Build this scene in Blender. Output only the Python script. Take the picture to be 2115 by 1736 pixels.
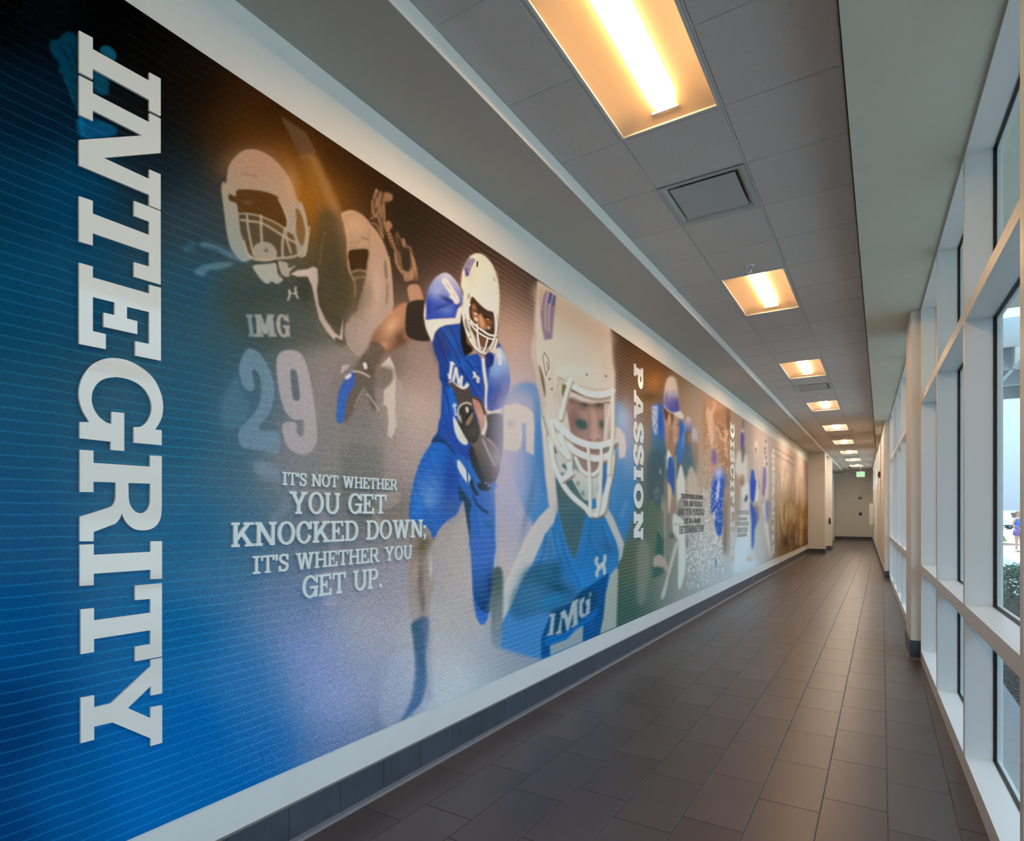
import bpy, bmesh, math, random
import numpy as np
from mathutils import Vector, Matrix, geometry
for o in list(bpy.data.objects): bpy.data.objects.remove(o)
SC = bpy.context.scene; COL = SC.collection
# ---------------------------------------------------------------- camera, world, sun, exposure
FPX, CXP, VHP = 1222., 1057.5, 1057.
TH = math.atan((1821.7-CXP)/FPX); CT, ST = math.cos(TH), math.sin(TH); CAMZ = 1.576
cam = bpy.data.cameras.new('camera'); camo = bpy.data.objects.new('camera', cam); COL.objects.link(camo)
camo.location = (0, 0, CAMZ); camo.rotation_euler = (math.pi/2, 0, TH)
cam.sensor_fit = 'HORIZONTAL'; cam.sensor_width = 36; cam.lens = FPX*36/2115; cam.shift_y = (VHP-868)/2115
cam.clip_start = .02; cam.clip_end = 400
SC.camera = camo
SC.view_settings.view_transform = 'Standard'; SC.view_settings.look = 'None'; SC.view_settings.gamma = 1
SC.view_settings.use_curve_mapping = False; SC.view_settings.exposure = 0.76
SC.cycles.use_denoising = True
SC.cycles.max_bounces = 8; SC.cycles.diffuse_bounces = 5; SC.cycles.glossy_bounces = 4; SC.cycles.transparent_max_bounces = 16
SC.cycles.sample_clamp_indirect = 6
W = bpy.data.worlds.new('sky'); SC.world = W; W.use_nodes = True
nt = W.node_tree; nt.nodes.clear()
wo = nt.nodes.new('ShaderNodeOutputWorld'); bg = nt.nodes.new('ShaderNodeBackground')
tc = nt.nodes.new('ShaderNodeTexCoord'); sep = nt.nodes.new('ShaderNodeSeparateXYZ'); rp = nt.nodes.new('ShaderNodeValToRGB')
nt.links.new(tc.outputs['Generated'], sep.inputs[0]); nt.links.new(sep.outputs['Z'], rp.inputs[0]); nt.links.new(rp.outputs[0], bg.inputs[0]); nt.links.new(bg.outputs[0], wo.inputs[0])
rp.color_ramp.elements[0].position = 0.0; rp.color_ramp.elements[0].color = (.235, .32, .405, 1)
rp.color_ramp.elements[1].position = .75; rp.color_ramp.elements[1].color = (.92, 1.42, 1.95, 1)
bg.inputs[1].default_value = SKY_S = 1.6
sun = bpy.data.lights.new('sun', 'SUN'); sun.energy = 1.9; sun.angle = .009; sun.color = (1, .95, .86)
suno = bpy.data.objects.new('sun', sun); COL.objects.link(suno); suno.location = (-6, 0, 12)
suno.rotation_euler = Vector((.56, .16, -.90)).to_track_quat('-Z', 'Y').to_euler()

# ---------------------------------------------------------------- helpers
def lin(c): return tuple(((v/255.)/12.92 if v/255. <= .04045 else ((v/255.+.055)/1.055)**2.4) for v in c)
def mat(name, col, rough=.6, spec=.5, metal=0., noise=0., nscale=8., bump=0., bscale=60., emit=None, es=0., coat=0., stretch=None, objvar=0.):
    m = bpy.data.materials.new(name); m.use_nodes = True; t = m.node_tree; b = t.nodes['Principled BSDF']
    c = lin(col) if max(col) > 1.01 else tuple(col)
    b.inputs['Base Color'].default_value = (*c, 1); b.inputs['Roughness'].default_value = rough; b.inputs['Metallic'].default_value = metal
    b.inputs['Specular IOR Level'].default_value = spec; b.inputs['Coat Weight'].default_value = coat
    co = t.nodes.new('ShaderNodeTexCoord'); mp = t.nodes.new('ShaderNodeMapping'); t.links.new(co.outputs['Object'], mp.inputs[0])
    if stretch: mp.inputs['Scale'].default_value = stretch
    if noise or objvar:
        n = t.nodes.new('ShaderNodeTexNoise'); n.inputs['Scale'].default_value = nscale; n.inputs['Detail'].default_value = 5
        t.links.new(mp.outputs[0], n.inputs['Vector'])
        mr = t.nodes.new('ShaderNodeMapRange'); mr.inputs[1].default_value = .25; mr.inputs[2].default_value = .75; mr.inputs[3].default_value = 1-noise; mr.inputs[4].default_value = 1+noise
        t.links.new(n.outputs['Fac'], mr.inputs[0]); val = mr.outputs[0]
        if objvar:
            oi = t.nodes.new('ShaderNodeObjectInfo'); ge = t.nodes.new('ShaderNodeNewGeometry'); ad = t.nodes.new('ShaderNodeMath'); ad.operation = 'ADD'
            t.links.new(oi.outputs['Random'], ad.inputs[0]); t.links.new(ge.outputs['Random Per Island'], ad.inputs[1])
            fr = t.nodes.new('ShaderNodeMath'); fr.operation = 'FRACT'; t.links.new(ad.outputs[0], fr.inputs[0])
            m2 = t.nodes.new('ShaderNodeMapRange'); m2.inputs[3].default_value = 1-objvar; m2.inputs[4].default_value = 1+objvar; t.links.new(fr.outputs[0], m2.inputs[0])
            mu = t.nodes.new('ShaderNodeMath'); mu.operation = 'MULTIPLY'; t.links.new(val, mu.inputs[0]); t.links.new(m2.outputs[0], mu.inputs[1]); val = mu.outputs[0]
        vm = t.nodes.new('ShaderNodeVectorMath'); vm.operation = 'SCALE'; vm.inputs[0].default_value = c
        t.links.new(val, vm.inputs['Scale']); t.links.new(vm.outputs[0], b.inputs['Base Color'])
    if bump:
        n = t.nodes.new('ShaderNodeTexNoise'); n.inputs['Scale'].default_value = bscale; n.inputs['Detail'].default_value = 4; t.links.new(mp.outputs[0], n.inputs['Vector'])
        bu = t.nodes.new('ShaderNodeBump'); bu.inputs['Strength'].default_value = bump; bu.inputs['Distance'].default_value = .01
        t.links.new(n.outputs['Fac'], bu.inputs['Height']); t.links.new(bu.outputs[0], b.inputs['Normal'])
    if emit: b.inputs['Emission Color'].default_value = (*emit, 1); b.inputs['Emission Strength'].default_value = es
    return m
def tag(o, label=None, cat=None, group=None, kind=None):
    if label: o['label'] = label
    if cat: o['category'] = cat
    if group: o['group'] = group
    if kind: o['kind'] = kind
    return o
def link(name, me, parent=None, loc=None, rot=0.):
    o = bpy.data.objects.new(name, me); COL.objects.link(o)
    if loc is not None: o.location = loc
    if rot: o.rotation_euler = (0, 0, rot)
    if parent is not None: o.parent = parent
    return o
def empty(name, loc=(0, 0, 0), rot=0.):
    o = link(name, None, None, loc, rot); o.empty_display_size = .1; return o
class MB:
    def __init__(s): s.v = []; s.f = []
    def add(s, vs, fs):
        n = len(s.v); s.v += [tuple(v) for v in vs]; s.f += [tuple(i+n for i in f) for f in fs]; return s
    def box(s, x0, y0, z0, x1, y1, z1, bev=0.):
        if bev > 0:   # chamfered along z top edges
            b = bev
            vs = [(x0, y0, z0), (x1, y0, z0), (x1, y1, z0), (x0, y1, z0), (x0, y0, z1-b), (x1, y0, z1-b), (x1, y1, z1-b), (x0, y1, z1-b), (x0+b, y0+b, z1), (x1-b, y0+b, z1), (x1-b, y1-b, z1), (x0+b, y1-b, z1)]
            fs = [(3, 2, 1, 0)]+[(i, (i+1) % 4, 4+(i+1) % 4, 4+i) for i in range(4)]+[(4+i, 4+(i+1) % 4, 8+(i+1) % 4, 8+i) for i in range(4)]+[(8, 9, 10, 11)]
            return s.add(vs, fs)
        vs = [(x, y, z) for z in (z0, z1) for x, y in ((x0, y0), (x1, y0), (x1, y1), (x0, y1))]
        return s.add(vs, [(3, 2, 1, 0), (4, 5, 6, 7), (0, 1, 5, 4), (1, 2, 6, 5), (2, 3, 7, 6), (3, 0, 4, 7)])
    def tube(s, a, b, r0, r1=None, n=12, cap=True):
        r1 = r0 if r1 is None else r1; a, b = Vector(a), Vector(b); d = (b-a).normalized(); u = d.orthogonal().normalized(); w = d.cross(u)
        vs = []
        for p, r in ((a, r0), (b, r1)):
            for i in range(n): q = 2*math.pi*i/n; vs.append(p+u*math.cos(q)*r+w*math.sin(q)*r)
        fs = [(i, (i+1) % n, n+(i+1) % n, n+i) for i in range(n)]
        if cap: fs += [tuple(range(n))[::-1], tuple(range(n, 2*n))]
        return s.add(vs, fs)
    def lathe(s, prof, c=(0, 0, 0), n=20):
        vs = []
        for r, z in prof:
            for i in range(n): q = 2*math.pi*i/n; vs.append((c[0]+r*math.cos(q), c[1]+r*math.sin(q), c[2]+z))
        fs = [(k*n+i, k*n+(i+1) % n, (k+1)*n+(i+1) % n, (k+1)*n+i) for k in range(len(prof)-1) for i in range(n)]
        return s.add(vs, fs)
    def ball(s, c, rx, ry, rz, n=12, m=8):
        vs = [(c[0]+rx*math.sin(math.pi*j/m)*math.cos(2*math.pi*i/n), c[1]+ry*math.sin(math.pi*j/m)*math.sin(2*math.pi*i/n), c[2]+rz*math.cos(math.pi*j/m)) for j in range(m+1) for i in range(n)]
        return s.add(vs, [(j*n+i, (j+1)*n+i, (j+1)*n+(i+1) % n, j*n+(i+1) % n) for j in range(m) for i in range(n)])
    def prism(s, pts, z0, z1):
        n = len(pts); vs = [(x, y, z0) for x, y in pts]+[(x, y, z1) for x, y in pts]
        return s.add(vs, [tuple(range(n))[::-1], tuple(range(n, 2*n))]+[(i, (i+1) % n, n+(i+1) % n, n+i) for i in range(n)])
    def xf(s, fn): s.v = [tuple(fn(*p)) for p in s.v]; return s
    def mesh(s, name, m, smooth=False):
        me = bpy.data.meshes.new(name); me.from_pydata(s.v, [], s.f); me.validate(); me.update()
        bm = bmesh.new(); bm.from_mesh(me); bmesh.ops.remove_doubles(bm, verts=bm.verts, dist=1e-6); bmesh.ops.recalc_face_normals(bm, faces=bm.faces); bm.to_mesh(me); bm.free()
        if smooth: me.polygons.foreach_set('use_smooth', [True]*len(me.polygons))
        for q in (m if isinstance(m, (list, tuple)) else [m]): me.materials.append(q)
        return me
    def build(s, name, m, parent=None, loc=None, smooth=False): return link(name, s.mesh(name, m, smooth), parent, loc)
def proj(X, Y, z):
    d = -X*ST+Y*CT; r = X*CT+Y*ST
    return CXP+FPX*r/d, VHP-FPX*(z-CAMZ)/d
def wall_pt(u, v, X):
    """measured picture position -> (Y, z) on the plane x = X"""
    t = (u-CXP)/FPX; Y = -X*(CT+t*ST)/(ST-t*CT); d = -X*ST+Y*CT
    return Y, CAMZ-(v-VHP)*d/FPX
# ---------------------------------------------------------------- slab-serif glyph outlines (unit cap height)
def _bx(x0, y0, x1, y1): return [(x0, y0), (x1, y0), (x1, y1), (x0, y1)]
def _el(cx, cy, rx, ry, n=28, a0=0., a1=360.):
    k = n if a1-a0 >= 359.9 else n+1
    return [(cx+rx*math.cos(math.radians(a0+(a1-a0)*i/n)), cy+ry*math.sin(math.radians(a0+(a1-a0)*i/n))) for i in range(k)]
def _strip(pts, w):
    L, R = [], []
    for i, p in enumerate(pts):
        a = pts[max(i-1, 0)]; b = pts[min(i+1, len(pts)-1)]
        dx, dy = b[0]-a[0], b[1]-a[1]; l = math.hypot(dx, dy) or 1
        wi = w[i] if isinstance(w, (list, tuple)) else w
        L.append((p[0]-dy/l*wi/2, p[1]+dx/l*wi/2)); R.append((p[0]+dy/l*wi/2, p[1]-dx/l*wi/2))
    return L+R[::-1]
GW = dict(I=.46, T=.84, S=.66, N=.98, O=.86, W=1.3, H=.94, E=.76, R=.9, Y=.95, U=.92, G=.88, K=.95, C=.8, D=.84, P=.78,
          A=.96, L=.72, B=.8, F=.72, M=1.14, V=.95)
GW.update({"'": .17, ';': .24, '.': .24, ',': .24, ' ': .34, '1': .6, '2': .74, '9': .74, '5': .72})
def glyph(ch, s=.17, t=.115, e=.085):
    """layers [(solids, holes)] for a letter in the box [0,GW]x[0,1]; s stem, t slab, e serif overhang"""
    W = GW[ch]; B = _bx
    def stem(x, top=True, bot=True, l=e, r=e):
        o = [B(x, 0, x+s, 1)]
        if top: o.append(B(x-l, 1-t, x+s+r, 1))
        if bot: o.append(B(x-l, 0, x+s+r, t))
        return o
    if ch == 'I': return [(stem(W/2-s/2, l=W/2-s/2, r=W/2-s/2), [])]
    if ch == 'T': return [(stem(W/2-s/2, top=False, l=e*1.1, r=e*1.1)+[B(0, 1-t, W, 1), B(0, .70, t, 1), B(W-t, .70, W, 1)], [])]
    if ch in 'EFL':
        o = stem(e, r=0)+[B(0, 0, e+s, t)]
        if ch in 'EF': o += [B(0, 1-t, W-.04, 1), B(W-.04-t*.9, .73, W-.04, 1), B(e+s, .45, W*.66, .45+t), B(W*.66-t*.8, .34, W*.66, .68)]
        if ch in 'EL': o += [B(0, 0, W, t), B(W-t, 0, W, .3)]
        if ch == 'F': o += [B(0, 0, e+s+e, t)]
        return [(o, [])]
    if ch == 'H': return [(stem(e)+stem(W-e-s)+[B(e, .45, W-e, .45+t)], [])]
    if ch == 'N': return [(stem(e, r=0)+[B(0, 0, 2*e+s, t), B(W-e-s*.9, 0, W-e, 1), B(W-2*e-s, 1-t, W, 1), [(e*.3, 1), (e+s*1.1, 1), (W-e, 0), (W-e-s*1.15, 0)]], [])]
    if ch == 'M': return [(stem(e, r=0)+[B(0, 0, 2*e+s, t)]+stem(W-e-s, l=0)+[B(W-2*e-s, 0, W, t), [(e, 1), (e+s*1.1, 1), (W/2+s*.5, .12), (W/2-s*.5, .12)], [(W-e, 1), (W-e-s*1.1, 1), (W/2-s*.5, .12), (W/2+s*.5, .12)]], [])]
    if ch in 'OC':
        o, h = [_el(W/2, .5, W/2, .52)], [_el(W/2, .5, W/2-s, .52-t)]
        if ch == 'O': return [(o, h)]
        h.append([(W/2+.08, .5), (W*1.2, .86), (W*1.2, .2)])
        return [(o, h), ([B(W-t, .64, W, 1.0)], [])]
    if ch == 'G':
        return [([_el(W/2, .5, W/2, .52)], [_el(W/2, .5, W/2-s, .52-t), B(W/2+.08, .3, W*1.2, .72)]), ([B(W-t, .64, W, 1.0), B(W-s-.03, 0.02, W-.03, .46), B(W*.5, .40, W+.02, .40+t)], [])]
    if ch == 'D': return [(stem(e, r=0)+[[(e, 0), (W*.5, 0)]+_el(W*.5, .5, W*.5, .5, 16, -90, 90)[1:]+[(e, 1)], B(0, 0, e+s, t), B(0, 1-t, e+s, 1)],
                           [[(e+s, t), (W*.48, t)]+_el(W*.48, .5, W*.52-s, .5-t, 16, -90, 90)[1:-1]+[(W*.48, 1-t), (e+s, 1-t)]])]
    if ch in 'PRB':
        yb = .43; r = (1-yb)/2; hr = r-t*.92
        bw = W-.03 if ch != 'R' else W-.09
        bowl = [(e, yb), (bw-r, yb)]+_el(bw-r, yb+r, r, r, 14, -90, 90)[1:]+[(e, 1)]
        hole = [(e+s, yb+t*.92), (bw-r, yb+t*.92)]+_el(bw-r, yb+r, max(r-s, .05), hr, 12, -90, 90)[1:-1]+[(bw-r, 1-t*.92), (e+s, 1-t*.92)]
        ls = [([bowl, B(e, yb, e+s, 1)], [hole]), (stem(e, r=(0 if ch == 'B' else e)), [hole])]
        if ch == 'R': ls.append(([[(W*.42, yb+.06), (W*.42+s*1.15, yb+.1), (W-.05, 0), (W-.05-s*1.15, 0)], B(W-.09-s, 0, W+.02, t)], []))
        if ch == 'B':
            r2 = (yb+t)/2
            ls.append(([[(e, 0), (W-r2, 0)]+_el(W-r2, r2, r2, r2, 14, -90, 90)[1:]+[(e, yb+t)]], [[(e+s, t), (W-r2, t)]+_el(W-r2, r2, max(r2-s, .05), r2-t, 12, -90, 90)[1:-1]+[(W-r2, yb), (e+s, yb)]]))
        return ls
    if ch == 'K': return [(stem(e)+[[(e+s*.5, .40), (W-e-s*1.2, 1), (W-e, 1), (e+s*.9, .22)], [(e+s*1.3, .58), (e+s*2.3, .66), (W-e*.2, 0), (W-e*.2-s*1.2, 0)], B(W-e*3-s*1.1, 1-t, W, 1), B(W-e*2.4-s, 0, W+.02, t)], [])]
    if ch == 'U': return [([B(0, 1-t, s+2*e, 1), B(W-2*e-s*.9, 1-t, W, 1), B(e, .36, e+s, 1), B(W-e-s*.9, .36, W-e, 1), _el(W/2, .37, W/2-e, .39, 20, 180, 360)], [_el(W/2, .37, W/2-e-s, .39-t, 18, 180, 360), B(e+s, .36, W-e-s*.9, 1-t)]), ([B(0, 1-t, s+2*e, 1), B(W-2*e-s*.9, 1-t, W, 1)], [])]
    if ch == 'Y': return [([B(W/2-s/2, 0, W/2+s/2, .46), B(W/2-s/2-e, 0, W/2+s/2+e, t), [(.06, 1), (.06+s*1.2, 1), (W/2+s/2, .40), (W/2-s/2, .40)], [(W-.06, 1), (W-.06-s*1.1, 1), (W/2-s/2, .40), (W/2+s/2, .40)], B(0, 1-t, s+.2, 1), B(W-s-.17, 1-t, W, 1)], [])]
    if ch == 'A': return [([[(W/2-s*.62, 1), (W/2+s*.62, 1), (W-.06, 0), (W-.06-s*1.15, 0), (W/2, .80), (.06+s*.95, 0), (.06, 0)], B(W*.24, .24, W*.76, .24+t), B(0, 0, s+.17, t), B(W-s-.19, 0, W, t)], [])]
    if ch == 'V': return [([[(.06, 1), (.06+s*1.2, 1), (W/2+.02, .28), (W-.06-s, 1), (W-.06, 1), (W/2+s*.6, 0), (W/2-s*.6, 0)], B(0, 1-t, s+.19, 1), B(W-s-.17, 1-t, W, 1)], [])]
    if ch == 'W':
        a, b, c, d, m = .07, W-.07, W*.31, W*.69, W/2
        return [([[(a, 1), (a+s*1.1, 1), (c+s*.5, 0), (c-s*.5, 0)], [(m-s*.5, 1), (m+s*.5, 1), (c+s*.5, 0), (c-s*.5, 0)], [(m-s*.5, 1), (m+s*.5, 1), (d+s*.5, 0), (d-s*.5, 0)], [(b, 1), (b-s, 1), (d-s*.5, 0), (d+s*.5, 0)], B(0, 1-t, s+.2, 1), B(W-s-.2, 1-t, W, 1), B(m-s*.9, 1-t, m+s*.5, 1)], [])]
    if ch == 'S':
        sp = [(W-.08, .77), (W*.78, .90), (W*.5, .955), (W*.25, .89), (.09, .75), (.16, .62), (W*.40, .54), (W*.66, .46), (W-.09, .36), (W-.09, .22), (W*.75, .10), (W*.5, .045), (W*.24, .09), (.07, .25)]
        sp = catmull(sp, 3, False); n = len(sp)
        ww = [t*.95+(s-t*.95)*math.exp(-((i/(n-1)-.5)/.2)**2)+.02 for i in range(n)]
        return [([_strip(sp, ww)], []), ([B(W-t-.02, .66, W-.01, 1.0), B(.01, 0, t+.02, .34)], [])]
    if ch == "'": return [([[(0, 1), (W, 1), (W*.85, .64), (W*.15, .64)]], [])]
    if ch == '.': return [([B(0, 0, W*.8, .17)], [])]
    if ch in ';,':
        o = [[(.02, .17), (.2, .17), (.2, 0), (.08, -.16), (.02, -.16), (.1, .02), (.02, .02)]]
        if ch == ';': o.append(B(.02, .5, .2, .67))
        return [(o, [])]
    if ch == '1': return [([B(W*.38, 0, W*.72, 1), [(0, .78), (W*.4, 1), (W*.4, .8), (0, .62)]], [])]
    return []

# ---------------------------------------------------------------- flat-print painter for the mural (numpy canvas)
def catmull(pts, n=5, closed=True):
    out = []; m = len(pts)
    for i in range(m if closed else m-1):
        g = (lambda k: pts[k % m]) if closed else (lambda k: pts[min(max(k, 0), m-1)])
        p0, p1, p2, p3 = g(i-1), g(i), g(i+1), g(i+2)
        for j in range(n):
            u = j/n
            out.append(tuple(.5*(2*p1[k]+(p2[k]-p0[k])*u+(2*p0[k]-5*p1[k]+4*p2[k]-p3[k])*u*u+(3*p1[k]-p0[k]-3*p2[k]+p3[k])*u**3) for k in (0, 1)))
    if not closed: out.append(tuple(pts[-1]))
    return out
CW, CH = 1700, 1736
CAN = None
def _cov(polys, x0, y0, x1, y1, sub=3):
    """even-odd coverage of polygons over the pixel box"""
    w, h = x1-x0, y1-y0
    acc = np.zeros((h, w+2), np.float32)
    E_ = []
    for pts in polys:
        a = np.asarray(pts, float); b = np.roll(a, -1, 0)
        E_.append(np.hstack([a, b]))
    E_ = np.vstack(E_)
    lo = np.minimum(E_[:, 1], E_[:, 3]); hi = np.maximum(E_[:, 1], E_[:, 3])
    for r in range(h):
        for k in range(sub):
            y = y0+r+(k+.5)/sub
            m = (lo <= y) & (hi > y)
            if not m.any(): continue
            e = E_[m]
            xs = np.sort(e[:, 0]+(y-e[:, 1])/(e[:, 3]-e[:, 1])*(e[:, 2]-e[:, 0]))-x0
            for q in range(0, len(xs)-1, 2):
                a, b = max(xs[q], 0.), min(xs[q+1], float(w))
                if b <= a: continue
                ia, ib = int(a), int(b)
                # derivative form: acc row later cumsummed
                acc[r, ia] += (1-(a-ia)); acc[r, ia+1] += (a-ia)
                acc[r, ib] -= (1-(b-ib)); acc[r, ib+1] -= (b-ib)
    return np.clip(np.cumsum(acc, 1)[:, :w]/sub, 0, 1)
def _blur(m, r):
    if r <= .3: return m
    for _ in range(3):
        k = max(1, int(round(r)))
        for ax in (0, 1):
            c = np.cumsum(np.pad(m, [(k+1, k) if a == ax else (0, 0) for a in (0, 1)], mode='edge'), ax)
            m = (c[2*k+1:]-c[:-2*k-1])/(2*k+1) if ax == 0 else (c[:, 2*k+1:]-c[:, :-2*k-1])/(2*k+1)
    return m
ZO = (0., 0., 1.)
def Z(ox, oy, s):
    global ZO; ZO = (ox, oy, s)
def _z(p): return [(ZO[0]+x/ZO[2], ZO[1]+y/ZO[2]) for x, y in p]
def _comp(mask, x0, y0, c, a):
    h, w = mask.shape
    reg = CAN[y0:y0+h, x0:x0+w]
    m = (mask*a)[..., None]
    reg *= (1-m); reg += m*np.array(c, np.float32)
def _box(pp, pad):
    xs = [p[0] for q in pp for p in q]; ys = [p[1] for q in pp for p in q]
    x0, y0 = max(0, int(min(xs)-pad)), max(0, int(min(ys)-pad))
    x1, y1 = min(CW, int(max(xs)+pad)+2), min(CH, int(max(ys)+pad)+2)
    return x0, y0, x1, y1
def P(pts, c, a=1., soft=0., curve=True, c2=None, clip=None):
    """filled shape; c2=((x,y),(x,y),col): linear colour change from first point to second"""
    p = _z(pts)
    if curve: p = catmull(p, 4)
    x0, y0, x1, y1 = _box([p], soft*3+2)
    if x1 <= x0 or y1 <= y0: return
    m = _blur(_cov([p], x0, y0, x1, y1, 2), soft)
    if c2:
        (ax, ay), (bx, by) = _z([c2[0], c2[1]]); yy, xx = np.mgrid[y0:y1, x0:x1]
        u = np.clip(((xx-ax)*(bx-ax)+(yy-ay)*(by-ay))/((bx-ax)**2+(by-ay)**2), 0, 1)[..., None]
        col = np.array(c)*(1-u)+np.array(c2[2])*u
        reg = CAN[y0:y1, x0:x1]; mm = (m*a)[..., None]; reg *= (1-mm); reg += mm*col
    else: _comp(m, x0, y0, c, a)
def S(pts, w, c, a=1., soft=0., curve=True):
    """stroked line, width w in photo pixels"""
    p = _z(pts)
    if curve and len(p) > 2: p = catmull(p, 5, False)
    x0, y0, x1, y1 = _box([p], soft*3+(max(w) if isinstance(w, (list, tuple)) else w)+2)
    if x1 <= x0 or y1 <= y0: return
    m = np.zeros((y1-y0, x1-x0), np.float32)
    for i in range(len(p)-1):
        (ax, ay), (bx, by) = p[i], p[i+1]
        wi = w if not isinstance(w, (list, tuple)) else w[0]+(w[1]-w[0])*i/max(1, len(p)-2)
        X0, Y0 = max(x0, int(min(ax, bx)-wi-1)), max(y0, int(min(ay, by)-wi-1)); X1, Y1 = min(x1, int(max(ax, bx)+wi+2)), min(y1, int(max(ay, by)+wi+2))
        if X1 <= X0 or Y1 <= Y0: continue
        yy, xx = np.mgrid[Y0:Y1, X0:X1]; dx, dy = bx-ax, by-ay
        u = np.clip(((xx+.5-ax)*dx+(yy+.5-ay)*dy)/(dx*dx+dy*dy+1e-9), 0, 1)
        d = np.hypot(xx+.5-ax-u*dx, yy+.5-ay-u*dy)
        sm = m[Y0-y0:Y1-y0, X0-x0:X1-x0]
        np.maximum(sm, np.clip(wi/2-d+.5, 0, 1), out=sm)
    _comp(_blur(m, soft), x0, y0, c, a)
def BAR(pts, w, c, a=1., soft=0., dk=(128, 112, 98), off=(.28, .5)):
    """cage bar: soft shadow underneath, bar, thin highlight"""
    k = ZO[2]; ww = w if not isinstance(w, (list, tuple)) else w[0]
    S([(x+ww*off[0]*k, y+ww*off[1]*k) for x, y in pts], ww*1.05, dk, .62*a, .9)
    S(pts, w, c, a, soft)
    S([(x-ww*.12*k, y-ww*.2*k) for x, y in pts], ww*.35, tuple(min(255, v+14) for v in c), .7*a, .4)
def G(x, y, rx, ry, c, a=1., rot=0.):
    """soft round patch"""
    (x, y), = _z([(x, y)]); rx /= ZO[2]; ry /= ZO[2]; R_ = max(rx, ry)*2.6
    x0, y0, x1, y1 = max(0, int(x-R_)), max(0, int(y-R_)), min(CW, int(x+R_)+1), min(CH, int(y+R_)+1)
    if x1 <= x0 or y1 <= y0: return
    yy, xx = np.mgrid[y0:y1, x0:x1]; cr, sr = math.cos(math.radians(rot)), math.sin(math.radians(rot))
    u = ((xx-x)*cr+(yy-y)*sr)/rx; v = (-(xx-x)*sr+(yy-y)*cr)/ry
    _comp(np.exp(-(u*u+v*v)*.8).astype(np.float32), x0, y0, c, a)
def GT(ch, quad, c, a=1., soft=0., **kw):
    """printed letter: glyph box mapped to quad bl,br,tr,tl"""
    q = _z(quad); W = GW[ch]
    def mp(p):
        u, v = p[0]/W, p[1]
        return tuple(q[0][k]*(1-u)*(1-v)+q[1][k]*u*(1-v)+q[2][k]*u*v+q[3][k]*(1-u)*v for k in (0, 1))
    ls = glyph(ch, **kw); allp = [[mp(p) for p in s_] for so, ho in ls for s_ in so]
    x0, y0, x1, y1 = _box(allp, soft*3+2)
    if x1 <= x0 or y1 <= y0: return
    m = None
    for so, ho in ls:
        k = np.zeros((y1-y0, x1-x0), np.float32)
        for s_ in so: k = np.maximum(k, _cov([[mp(p) for p in s_]], x0, y0, x1, y1, 2))
        for h_ in ho: k = k*(1-_cov([[mp(p) for p in h_]], x0, y0, x1, y1, 2))
        m = k if m is None else np.maximum(m, k)
    _comp(_blur(m, soft), x0, y0, c, a)

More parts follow.
